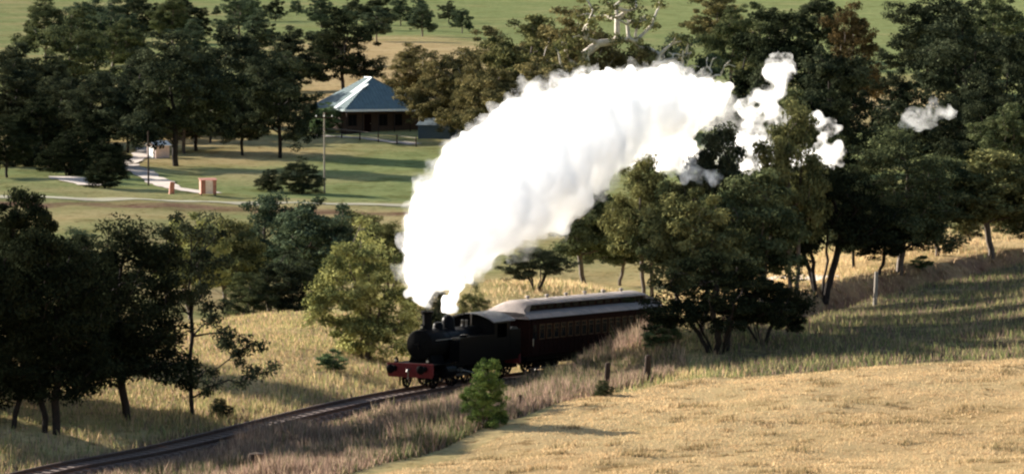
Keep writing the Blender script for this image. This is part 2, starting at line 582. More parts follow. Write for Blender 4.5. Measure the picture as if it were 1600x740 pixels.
# ------------------------------------------------------------------ railway track
def sweep(name, prof, P, Nn, mat, parent=None):
    k = len(prof)
    V = np.concatenate([P[:, None] + Nn[:, None] * np.array([a for a, b in prof])[None, :, None]
                        + np.array([[0, 0, b] for a, b in prof])[None]], 0).reshape(-1, 3)
    ii = np.arange(len(P) * k).reshape(len(P), k)
    jj = np.roll(ii, -1, 1)
    f = np.stack([ii[:-1], jj[:-1], jj[1:], ii[1:]], -1).reshape(-1, 4)
    return link(name, fast_mesh(name, V, f), mat, parent)


bed = sweep('ballast_bed', [(-1.15, -0.30), (-1.7, -0.75), (1.7, -0.75), (1.15, -0.30), (0.8, -0.26), (-0.8, -0.26)], TRACK, TNRM, M['ballast'])
tag(bed, kind='structure')
tr = empty('railway_track', TRACK[60])
tag(tr, 'rusty single railway line on a ballast bed curving behind the trees', 'railway track')
tr_inv = Matrix.Translation(-Vector(TRACK[60]))
for s in (-0.8, 0.8):
    prof = [(s - 0.035, 0.0), (s + 0.035, 0.0), (s + 0.035, -0.05), (s + 0.012, -0.06), (s + 0.07, -0.16), (s - 0.07, -0.16), (s - 0.012, -0.06), (s - 0.035, -0.05)]
    sweep('rail', prof, TRACK - TRACK[60], TNRM, M['rail'], tr)
sl = MB().box(-1.3, 1.3, -0.12, 0.12, -0.30, -0.165).mesh('sleeper')
for k in range(18, len(TRACK) - 60):
    o = link('sleeper', sl, M['sleeper'], tr)
    o.location = TRACK[k] - TRACK[60]
    o.rotation_euler = (0, 0, math.atan2(TNRM[k, 1], TNRM[k, 0]) + rng.normal(0, 0.02))

# ------------------------------------------------------------------ the train
TS = np.concatenate([[0], np.cumsum(np.linalg.norm(np.diff(TRACK, axis=0), axis=1))])


def on_track(s): return Vector([np.interp(s, TS, TRACK[:, i]) for i in range(3)])


S_FRONT = TS[np.argmin(np.hypot(TRACK[:, 0] + 5.35, TRACK[:, 1] - 201.2))]


def place_vehicle(root, s_front, length):
    a, b = on_track(s_front + 0.18 * length), on_track(s_front + 0.82 * length)
    d = (a - b).normalized()
    front = a + d * 0.18 * length
    root.location = front
    root.rotation_mode = 'XYZ'
    root.rotation_euler = (0, -math.asin(d.z), math.atan2(d.y, d.x))
    return d


def arc(w, z0, rise, n=10, flip=1):
    """points of a shallow arch from -w to w"""
    r = (w * w + rise * rise) / (2 * rise)
    a = math.asin(w / r)
    return [(r * math.sin(t), z0 + rise - r + r * math.cos(t)) for t in np.linspace(-a, a, n)]


wheel_cache = {}


def wheel_mesh(r, spokes):
    key = (r, spokes)
    if key in wheel_cache: return wheel_cache[key]
    mb = MB()
    n = 28
    prof = [(r - 0.07, -0.05), (r + 0.025, -0.07), (r + 0.025, -0.045), (r, -0.04), (r, 0.05), (r - 0.07, 0.05), (r - 0.07, -0.05)]
    for k in range(len(prof) - 1):
        vs = []
        for rr, h in prof[k:k + 2]:
            for i in range(n):
                t = 2 * math.pi * i / n
                vs.append((rr * math.cos(t), h, rr * math.sin(t)))
        mb.add(vs, [(i, (i + 1) % n, n + (i + 1) % n, n + i) for i in range(n)])
    mb.tube((0, -0.08, 0), (0, 0.08, 0), 0.16 * (r / 0.78) + 0.03, n=14)
    for i in range(spokes):
        t = 2 * math.pi * i / spokes
        mb.tube((0.1 * math.cos(t), 0, 0.1 * math.sin(t)), ((r - 0.05) * math.cos(t), 0, (r - 0.05) * math.sin(t)), 0.045, 0.035, 6)
    wheel_cache[key] = mb.mesh('wheel', 40)
    return wheel_cache[key]


def add_wheel(parent, x, y, r, spokes, mat=None):
    o = link('wheel', wheel_mesh(r, spokes), mat or M['black'], parent)
    o.location = (x, y, r)
    return o


def build_loco():
    L = 10.5
    t = empty('steam_locomotive', (0, 0, 0))
    tag(t, 'black steam tank engine with a red buffer beam blowing white steam', 'steam locomotive')
    b = MB().box(-10.2, -0.12, -1.33, 1.33, 1.26, 1.33)
    b.box(-10.15, -2.6, 1.28, 1.31, 1.08, 1.26).box(-10.15, -2.6, -1.31, -1.28, 1.08, 1.26)
    b.build('running_plate', M['black'], t)
    MB().box(-10.0, -0.15, 0.52, 0.56, 0.5, 1.25).box(-10.0, -0.15, -0.56, -0.52, 0.5, 1.25).box(-10.0, -0.3, -0.5, 0.5, 0.95, 1.2).build('frame', M['black'], t)
    bb = MB().box(-0.12, 0.0, -1.36, 1.36, 0.78, 1.36).build('buffer_beam', M['red'], t)
    for y in (-0.9, 0.9):
        MB().lathe([(0.16, 0.0), (0.13, 0.12), (0.10, 0.36), (0.10, 0.46), (0.24, 0.47), (0.24, 0.51), (0.2, 0.53)], (0, y, 1.08), 'x', 18).build('buffer', M['black'], t, 40)
    MB().tube((0, 0, 1.05), (0.25, 0, 1.05), 0.05).tube((0.25, 0, 1.05), (0.33, 0, 0.93), 0.05).tube((0.2, 0, 0.98), (0.2, 0, 0.55), 0.04).build('coupling_hook', M['steel'], t)
    MB().prism([(-1.36, 0.78), (-1.30, 0.62), (1.30, 0.62), (1.36, 0.78)], -0.10, -0.03).build('valance', M['red'], t)
    for y in (-0.8, 0.8):
        MB().box(-0.45, -0.38, y - 0.03, y + 0.03, 0.16, 0.8).build('guard_iron', M['black'], t)
    # boiler group, centred at z 2.28
    zc = 2.28
    sb = MB().lathe([(0.80, -2.7), (0.80, -1.12), (0.76, -1.05), (0.5, -1.0), (0.2, -0.96), (0.05, -0.95)], (0, 0, zc), 'x', 32).build('smokebox', M['smokebox'], t, 35)
    MB().tube((-0.97, -0.22, zc), (-0.93, 0.22, zc), 0.025).tube((-0.95, 0, zc - 0.2), (-0.92, 0, zc + 0.16), 0.02).build('door_handle', M['black'], sb)
    MB().prism([(-0.72, 1.33), (-0.55, 1.75), (0.55, 1.75), (0.72, 1.33)], -2.55, -1.2).build('saddle', M['black'], t)
    bo = MB().lathe([(0.73, -7.15), (0.73, -2.7)], (0, 0, zc), 'x', 32).build('boiler', M['black'], t, 35)
    for x in (-3.4, -4.7, -6.0):
        MB().lathe([(0.742, x - 0.03), (0.742, x + 0.03)], (0, 0, zc), 'x', 32).build('boiler_band', M['black'], bo, 35)
    MB().lathe([(0.34, 2.95), (0.26, 3.12), (0.235, 3.3), (0.25, 3.85), (0.33, 3.92), (0.34, 4.02), (0.27, 4.03), (0.2, 3.95)], (-1.9, 0, 0), 'z', 24).build('chimney', M['smokebox'], t, 40)
    MB().lathe([(0.45, 2.9), (0.37, 3.02), (0.36, 3.35), (0.30, 3.56), (0.18, 3.68), (0.03, 3.72)], (-4.3, 0, 0), 'z', 24).build('steam_dome', M['black'], t, 50)
    MB().lathe([(0.34, 2.92), (0.28, 3.0), (0.28, 3.22), (0.2, 3.36), (0.03, 3.4)], (-3.15, 0, 0), 'z', 20).build('sand_dome', M['black'], t, 50)
    for y in (-0.12, 0.12):
        MB().lathe([(0.09, 2.95), (0.07, 3.0), (0.07, 3.3), (0.09, 3.33), (0.05, 3.36)], (-6.2, y, 0), 'z', 12).build('safety_valve', M['steel'], t, 40)
    MB().tube((-6.7, 0.15, 2.9), (-6.7, 0.15, 3.55), 0.03).lathe([(0.05, 3.45), (0.06, 3.6), (0.02, 3.66)], (-6.7, 0.15, 0), 'z', 10).build('whistle', M['steel'], t)
    for y in (-1, 1):
        y0, y1 = (0.78, 1.38) if y > 0 else (-1.38, -0.78)
        mb = MB().prism([(-7.1, 1.33), (-7.1, 2.58), (-3.2, 2.58), (-3.05, 2.50), (-3.0, 2.38), (-3.0, 1.33)], y0, y1, 'y')
        tk = mb.build('side_tank', M['black'], t)
        MB().lathe([(0.2, 2.58), (0.2, 2.68), (0.22, 2.69), (0.05, 2.73)], (-4.0, y * 1.08, 0), 'z', 16).build('filler_cap', M['black'], tk, 40)
        MB().tube((-1.3, y * 0.86, zc + 0.25), (-6.9, y * 0.82, zc + 0.25), 0.02, n=6).build('handrail', M['steel'], t)
        # cylinder with covers
        MB().lathe([(0.3, -2.62), (0.36, -2.6), (0.36, -1.55), (0.3, -1.53), (0.1, -1.5)], (0, y * 1.12, 0.86), 'x', 20).box(-2.55, -1.6, min(y * 0.5, y * 1.3), max(y * 0.5, y * 1.3), 0.9, 1.26).build('cylinder', M['black'], t, 35)
        MB().tube((-2.6, y * 1.12, 0.86), (-3.7, y * 1.12, 0.86), 0.045, n=8).box(-3.75, -3.45, y * 1.12 - 0.08, y * 1.12 + 0.08, 0.74, 0.98).build('piston_rod', M['steel'], t)
        MB().tube((-3.6, y * 1.14, 0.86), (-5.0, y * 1.14, 0.6), 0.06, n=8).build('connecting_rod', M['steel'], t)
        MB().box(-6.8, -3.2, y * 1.02 - 0.035, y * 1.02 + 0.035, 0.53, 0.66).build('coupling_rod', M['steel'], t)
        for x in (-3.2, -5.0, -6.8): add_wheel(t, x, y * 0.83, 0.76, 14)
        for x in (-1.2, -9.0): add_wheel(t, x, y * 0.8, 0.46, 9)
        MB().box(-8.35, -7.75, y * 1.2 - 0.16, y * 1.2 + 0.16, 0.45, 0.49).box(-8.35, -8.31, y * 1.2 - 0.02, y * 1.2 + 0.02, 0.45, 1.26).box(-7.79, -7.75, y * 1.2 - 0.02, y * 1.2 + 0.02, 0.45, 1.26).build('cab_step', M['black'], t)
    # cab: front and rear sheets, side sheets with an opening
    cab = MB()
    for y0, y1 in ((-1.38, -1.34), (1.34, 1.38)):
        cab.box(-9.0, -7.1, y0, y1, 1.33, 2.35).box(-7.45, -7.1, y0, y1, 2.35, 3.25).box(-9.0, -8.6, y0, y1, 2.35, 3.25).box(-8.6, -7.45, y0, y1, 3.1, 3.25)
    face = [(-1.34, 1.33)] + [(a * 0.88, z - 0.06) for a, z in arc(1.52, 3.25, 0.44, 13)] + [(1.34, 1.33)]
    cab.prism(face, -7.13, -7.09).prism(face, -9.02, -8.98)
    cab.build('cab', M['black'], t)
    up = arc(1.52, 3.25, 0.44, 13)
    MB().prism(up + [(a * 0.985, z - 0.05) for a, z in reversed(up)], -9.35, -6.8).build('cab_roof', M['cab_roof'], t, 30)
    bk = MB()
    bk.box(-10.3, -9.02, -1.38, -1.33, 1.33, 2.72).box(-10.3, -9.02, 1.33, 1.38, 1.33, 2.72).box(-10.3, -10.25, -1.33, 1.33, 1.33, 2.72)
    bk.build('bunker', M['black'], t)
    MB().prism([(-10.24, 2.55), (-10.24, 2.65), (-9.9, 2.84), (-9.4, 2.88), (-9.03, 2.7), (-9.03, 2.55)], -1.32, 1.32, 'y').build('coal', M['coal'], t)
    MB().box(-10.42, -10.3, -1.33, 1.33, 0.8, 1.33).build('rear_beam', M['red'], t)
    for y in (-0.9, 0.9):
        MB().lathe([(0.15, 0.0), (0.10, -0.14), (0.10, -0.36), (0.23, -0.37), (0.23, -0.41)], (-10.42, y, 1.08), 'x', 16).build('buffer', M['black'], t, 40)
    for x, y, z in ((-0.25, -0.95, 1.36), (-0.25, 0.95, 1.36), (-1.35, 0, 3.07)):
        lp = MB().box(x - 0.1, x + 0.08, y - 0.09, y + 0.09, z, z + 0.24).tube((x, y, z + 0.24), (x, y, z + 0.32), 0.05).build('headlamp', M['black'], t)
        MB().tube((x + 0.08, y, z + 0.13), (x + 0.11, y, z + 0.13), 0.07, n=14).build('lens', M['brass'], lp)
    return t, L


loco, LOCO_L = build_loco()
place_vehicle(loco, S_FRONT, LOCO_L)


def build_coach():
    L = 17.6
    t = empty('railway_coach', (0, 0, 0))
    tag(t, 'dark maroon wooden coach with a pale clerestory roof behind the engine', 'railway carriage')
    hw, zf, ze = 1.42, 1.12, 3.22
    MB().box(-L, 0, -hw, hw, zf, ze).build('body', M['coach'], t)
    # battens on the sides
    for y in (-1, 1):
        mb = MB()
        for z, h in ((1.95, 0.05), (2.9, 0.05), (1.16, 0.07)):
            mb.box(-L + 0.01, -0.01, min(y * hw, y * (hw + 0.03)), max(y * hw, y * (hw + 0.03)), z, z + h)
        x = -0.25
        while x > -L + 0.2:
            mb.box(x - 0.04, x, min(y * hw, y * (hw + 0.022)), max(y * hw, y * (hw + 0.022)), 1.23, 1.95)
            x -= 0.55
        mb.build('batten', M['coach'], t)
    fr = MB()
    ww, wh = 0.66, 0.84
    for a, b_, c, d in ((-ww / 2, ww / 2, 0, 0.06), (-ww / 2, ww / 2, wh - 0.06, wh), (-ww / 2, -ww / 2 + 0.06, 0.06, wh - 0.06), (ww / 2 - 0.06, ww / 2, 0.06, wh - 0.06)):
        fr.box(a, b_, -0.03, 0.03, c, d)
    fr.box(-ww / 2 + 0.06, ww / 2 - 0.06, -0.022, 0.022, wh * 0.68, wh * 0.68 + 0.04)
    frm = fr.mesh('window')
    pm = MB().box(-ww / 2 + 0.06, ww / 2 - 0.06, -0.008, 0.008, 0.06, wh - 0.06).mesh('pane')
    nwin = 17
    for y in (-1, 1):
        for i in range(nwin):
            x = -1.55 - i * (L - 3.1) / (nwin - 1)
            o = link('window', frm, M['coach_trim'], t, (x, y * (hw + 0.012), 2.02))
            link('pane', pm, M['glass'], o)
        for x in (-0.62, -L + 0.62):
            d = MB().box(x - 0.36, x + 0.36, min(y * (hw + 0.004), y * (hw + 0.05)), max(y * (hw + 0.004), y * (hw + 0.05)), 1.15, 3.1).build('door', M['coach'], t)
            MB().box(x - 0.24, x + 0.24, min(y * (hw + 0.05), y * (hw + 0.062)), max(y * (hw + 0.05), y * (hw + 0.062)), 2.05, 2.85).build('pane', M['glass'], d)
            MB().tube((x + 0.3, y * (hw + 0.09), 1.7), (x + 0.3, y * (hw + 0.09), 2.1), 0.018, n=6).build('handle', M['brass'], d)
    # lower roof: two curved flanks, running past the ends
    prof = [(-1.56, 3.20), (-1.50, 3.27), (-1.3, 3.38), (-1.05, 3.48), (-0.78, 3.56), (0.78, 3.56), (1.05, 3.48), (1.3, 3.38), (1.5, 3.27), (1.56, 3.20), (1.4, 3.195), (-1.4, 3.195)]
    MB().prism(prof, -L - 0.28, 0.28).build('roof', M['roof'], t, 30)
    # clerestory: side walls, row of lights, domed top curving down at each end
    MB().box(-L + 1.1, -1.1, -0.76, 0.76, 3.56, 3.92).build('clerestory', M['coach'], t)
    lm = MB().box(-0.38, 0.38, -0.012, 0.012, 3.64, 3.86).mesh('clerestory_light')
    for y in (-1, 1):
        for i in range(14):
            link('clerestory_light', lm, M['glass'], t, (-1.8 - i * (L - 3.6) / 13, y * 0.775, 0))
    n = 13
    V, F = [], []
    stations = [(0.28, 3.50, 0.06, 1.30), (0.0, 3.66, 0.10, 1.05), (-0.4, 3.80, 0.16, 0.95), (-0.8, 3.90, 0.2, 0.92), (-1.2, 3.94, 0.22, 0.92)]
    st = stations + [(-L - a, z, r, w_) for a, z, r, w_ in reversed(stations)]
    for x, z, rise, w_ in st:
        up = arc(w_, z, rise, n)
        for a, b_ in up: V.append((x, a, b_))
        for a, b_ in reversed(up): V.append((x, a, (z - 0.035) if -L + 0.9 < x < -0.9 else 3.3))
    k = 2 * n
    for i in range(len(st) - 1):
        for j in range(k):
            F.append((i * k + j, i * k + (j + 1) % k, (i + 1) * k + (j + 1) % k, (i + 1) * k + j))
    F += [tuple(range(k)), tuple(range((len(st) - 1) * k, len(st) * k))]
    MB().add(V, F).build('clerestory_roof', M['roof'], t, 40)
    for i in range(6):
        x = -2.6 - i * (L - 5.2) / 5
        MB().lathe([(0.09, 4.1), (0.07, 4.24), (0.15, 4.26), (0.1, 4.34), (0.02, 4.36)], (x, 0.0, 0), 'z', 12).build('roof_vent', M['roof'], t, 40)
    # ends
    for x, s in ((0.0, 1), (-L, -1)):
        MB().box(min(x, x + s * 0.06), max(x, x + s * 0.06), -0.4, 0.4, 1.2, 3.1).build('end_door', M['coach'], t)
        for y in (-0.9, 0.9):
            MB().lathe([(0.15, 0.0), (0.10, 0.14 * s), (0.10, 0.3 * s), (0.22, 0.31 * s), (0.22, 0.35 * s)], (x, y, 1.02), 'x', 16).build('buffer', M['black'], t, 40)
    MB().box(-L, 0, 1.2, 1.3, 0.88, 1.12).box(-L, 0, -1.3, -1.2, 0.88, 1.12).box(-L, -L + 0.12, -1.2, 1.2, 0.88, 1.115).box(-0.12, 0, -1.2, 1.2, 0.88, 1.115).build('underframe', M['black'], t)
    for y in (-1.24, 1.24):
        MB().tube((-4.6, y, 0.9), (-6.6, y, 0.45), 0.025, n=6).tube((-6.6, y, 0.45), (-L + 6.6, y, 0.45), 0.025, n=6).tube((-L + 6.6, y, 0.45), (-L + 4.6, y, 0.9), 0.025, n=6).tube((-6.6, y, 0.45), (-6.6, y, 0.9), 0.04, n=6).tube((-L + 6.6, y, 0.45), (-L + 6.6, y, 0.9), 0.04, n=6).build('truss_rod', M['black'], t)
        MB().box(-L + 0.2, -0.2, min(y, y * 1.14), max(y, y * 1.14), 0.42, 0.46).build('footboard', M['sleeper'], t)
    MB().box(-9.6, -7.4, -1.0, -0.2, 0.4, 0.85).build('battery_box', M['black'], t)
    MB().tube((-10.8, 0.5, 0.62), (-12.6, 0.5, 0.62), 0.26, n=18).build('gas_cylinder', M['black'], t, 40)
    for xc in (-2.9, -L + 2.9):
        bg = MB()
        for y in (-1.05, 1.05):
            bg.box(xc - 1.55, xc + 1.55, y - 0.05, y + 0.05, 0.5, 0.72)
            for dx in (-1.1, 1.1): bg.box(xc + dx - 0.16, xc + dx + 0.16, y - 0.1, y + 0.1, 0.36, 0.7)
            bg.box(xc - 0.35, xc + 0.35, y - 0.12, y + 0.12, 0.3, 0.5)
        bg.box(xc - 0.25, xc + 0.25, -1.05, 1.05, 0.6, 0.88)
        bo = bg.build('bogie', M['black'], t)
        for dx in (-1.1, 1.1):
            for y in (-0.8, 0.8): add_wheel(bo, xc + dx, y, 0.46, 9)
    return t, L


coach, COACH_L = build_coach()
place_vehicle(coach, S_FRONT + LOCO_L + 0.75, COACH_L)


# ------------------------------------------------------------------ steam: real scattering volume inside a billowing skin
def steam_mat(name, dens, torn=0.0):
    m, t, out = new_mat(name)
    v = N(t, 'ShaderNodeVolumePrincipled')
    v.inputs['Color'].default_value = (0.995, 0.995, 0.997, 1)
    v.inputs['Density'].default_value = dens
    v.inputs['Anisotropy'].default_value = 0.45
    if torn:                                  # streaky density: see-through holes and threads
        tc = N(t, 'ShaderNodeTexCoord').outputs['Object']
        nz = noise_n(t, tc, torn, 5, 0.65)
        mr = N(t, 'ShaderNodeMapRange')
        mr.inputs[1].default_value, mr.inputs[2].default_value = 0.44, 0.66
        mr.inputs[3].default_value, mr.inputs[4].default_value = 0.0, dens * 2.6
        t.links.new(nz, mr.inputs[0])
        t.links.new(mr.outputs[0], v.inputs['Density'])
    t.links.new(v.outputs[0], out.inputs['Volume'])
    return m


def steam(name, blobs, vox, dens, label, seed, puffs=14, rough=1.0, torn=0.0):
    import bmesh
    rg = random.Random(seed)
    bm = bmesh.new()
    c0 = at(*blobs[0][:3])
    for u, v, Y, rpx in blobs:
        c = at(u, v, Y) - c0
        r = rpx * Y / FPX
        bmesh.ops.create_icosphere(bm, subdivisions=3, radius=r * 0.86, matrix=Matrix.Translation(Vector(c)))
        for _ in range(puffs):
            d = Vector((rg.gauss(0, 1), rg.gauss(0, 1), rg.gauss(0, 1))).normalized()
            q = rg.uniform(0.22, 0.45)
            bmesh.ops.create_icosphere(bm, subdivisions=2, radius=r * q, matrix=Matrix.Translation(Vector(c) + d * r * (1.0 - q * 0.6)))
    me = bpy.data.meshes.new(name)
    bm.to_mesh(me); bm.free()
    o = bpy.data.objects.new(name, me)
    COL.objects.link(o)
    md = o.modifiers.new('remesh', 'REMESH')
    md.mode = 'VOXEL'; md.voxel_size = vox
    dg = bpy.context.evaluated_depsgraph_get()
    me2 = bpy.data.meshes.new_from_object(o.evaluated_get(dg))
    o.modifiers.clear()
    nv = len(me2.vertices)
    co = np.empty(nv * 3, np.float32); me2.vertices.foreach_get('co', co); co = co.reshape(-1, 3)
    no = np.empty(nv * 3, np.float32); me2.vertices.foreach_get('normal', no); no = no.reshape(-1, 3)
    big = np.array([mnoise.fractal(Vector(p) * 0.9, 1.0, 2.1, 4) for p in co])
    fin = np.array([abs(mnoise.noise(Vector(p) * 1.7)) for p in co])
    tiny = np.array([mnoise.fractal(Vector(p) * 3.4, 0.8, 2.2, 3) for p in co])
    co = co + no * (rough * (0.40 * big + 0.75 * (fin - 0.22) + 0.16 * tiny))[:, None]
    me2.vertices.foreach_set('co', co.astype(np.float32).ravel())
    me2.polygons.foreach_set('use_smooth', [True] * len(me2.polygons))
    me2.update()
    old = o.data
    o.data = me2
    bpy.data.meshes.remove(old)
    md = o.modifiers.new('remesh', 'REMESH')       # clean up where the billows run into each other
    md.mode = 'VOXEL'; md.voxel_size = vox
    md = o.modifiers.new('smooth', 'SMOOTH')
    md.factor = 0.5; md.iterations = 2
    me3 = bpy.data.meshes.new_from_object(o.evaluated_get(bpy.context.evaluated_depsgraph_get()))
    o.modifiers.clear()
    o.data = me3
    bpy.data.meshes.remove(me2)
    me2 = me3
    me2.polygons.foreach_set('use_smooth', [True] * len(me2.polygons))
    me2.name = name
    me2.materials.clear()
    me2.materials.append(steam_mat(name, dens, torn))
    o.location = c0
    return tag(o, label, 'steam', kind='stuff')


PLUME = [
    (652, 468, 203.0, 11), (656, 452, 203.5, 18), (664, 432, 204.5, 28), (676, 405, 206, 42), (690, 375, 208, 54), (706, 345, 210, 66), (722, 372, 211, 58),
    (744, 312, 213, 80), (775, 298, 217, 90), (800, 326, 219, 60), (812, 262, 222, 90), (850, 243, 230, 94), (848, 300, 230, 60), (890, 214, 242, 84),
    (925, 196, 254, 74), (960, 186, 262, 68), (1000, 176, 272, 64), (1035, 170, 280, 58), (1042, 116, 282, 16), (1070, 165, 286, 42), (1100, 160, 290, 32), (1122, 148, 293, 18),
    (985, 222, 272, 40), (1040, 232, 282, 34), (1070, 240, 286, 24), (720, 405, 212, 34), (745, 385, 213, 36), (692, 432, 206.5, 20)]
plume = steam('steam_plume', PLUME, 0.15, 1.3, 'thick white steam plume rising from the engine chimney and trailing right', 3, 26)
fringe = steam('steam_fringe', [(u, v, Y, r * 1.05 + 3) for u, v, Y, r in PLUME[1:]], 0.2, 0.14, None, 33, 30, 1.5, 0.9)
fringe.location -= plume.location
fringe.parent = plume
del fringe['category']
def streaks(path, spread, n, r0, r1, seed):
    """torn scraps strung along a drifting path (picture rows and columns with their distance)"""
    rg = random.Random(seed)
    out = []
    for k in range(n):
        f = rg.uniform(0, len(path) - 1.001)
        i = int(f); f -= i
        u, v, Y, wd = [a + (b - a) * f for a, b in zip(path[i], path[i + 1])]
        out.append((u + rg.gauss(0, spread * wd), v + rg.gauss(0, spread * wd), Y + rg.gauss(0, 0.6), rg.uniform(r0, r1)))
    return out


steam('steam_wisp', streaks([(1222, 106, 300, 9), (1208, 135, 300, 14), (1190, 170, 300, 22), (1172, 205, 300, 27), (1166, 240, 300, 25), (1190, 258, 300, 18)], 0.7, 70, 8, 17, 5),
      0.13, 0.55, 'thin torn wisp of steam drifting up from the end of the thick plume', 5, 7, 0.9, 0.75)
steam('steam_veil', streaks([(1128, 150, 297, 16), (1146, 185, 297, 26), (1140, 225, 297, 28), (1165, 255, 297, 24)], 0.7, 34, 8, 20, 15), 0.18, 0.10,
      'see-through veil of steam between the plume end and the thin wisp', 15, 8, 1.1, 0.6)
steam('steam_wisp', streaks([(1280, 184, 300, 8), (1292, 208, 300, 13), (1304, 234, 300, 14), (1286, 252, 300, 15), (1256, 254, 300, 17), (1228, 246, 300, 14)], 0.7, 56, 8, 16, 6),
      0.13, 0.55, 'hook shaped wisp of steam low among the trees right of the plume', 6, 7, 0.9, 0.75)
steam('steam_wisp', streaks([(1040, 236, 236, 14), (1060, 262, 236, 13), (1085, 277, 236, 10), (1118, 280, 236, 9)], 0.6, 34, 5, 12, 8), 0.12, 0.6,
      'small patch of steam under the plume between two tree crowns', 8, 7, 0.8, 0.9)
steam('steam_wisp', streaks([(1418, 190, 340, 8), (1444, 182, 340, 14), (1478, 168, 340, 10)], 0.7, 30, 6, 14, 9), 0.16, 0.20,
      'faint detached wisp of steam before the large gum at right', 9, 7, 0.9, 0.6)
steam('steam_puff', [(702, 480, 207.4, 13), (696, 470, 207.5, 10), (709, 463, 207.6, 11), (716, 448, 207.8, 10), (722, 432, 208, 9)], 0.06, 5.0, 'little puff of steam from the safety valves before the cab', 10, 8, 0.25)

# ------------------------------------------------------------------ trees
def tubes(segs, n=6):
    """segs: (p, q, r0, r1) arrays -> frustums"""
    if not segs: return np.zeros((0, 3)), np.zeros((0, 4), int)
    P = np.array([s[0] for s in segs]); Q = np.array([s[1] for s in segs])
    r0 = np.array([s[2] for s in segs]); r1 = np.array([s[3] for s in segs])
    d = Q - P
    d /= np.maximum(np.linalg.norm(d, axis=1), 1e-6)[:, None]
    ref = np.where(np.abs(d[:, 2:3]) > 0.9, np.array([[1.0, 0, 0]]), np.array([[0, 0, 1.0]]))
    a = np.cross(d, ref); a /= np.linalg.norm(a, axis=1)[:, None]
    b = np.cross(d, a)
    t = np.linspace(0, 2 * math.pi, n, endpoint=False)
    ring = a[:, None] * np.cos(t)[None, :, None] + b[:, None] * np.sin(t)[None, :, None]
    V = np.concatenate([P[:, None] + ring * r0[:, None, None], Q[:, None] + ring * r1[:, None, None]], 1).reshape(-1, 3)
    k = np.arange(len(segs))[:, None] * 2 * n
    i = np.arange(n)[None]
    F = np.stack([k + i, k + (i + 1) % n, k + n + (i + 1) % n, k + n + i], -1).reshape(-1, 4)
    return V, F


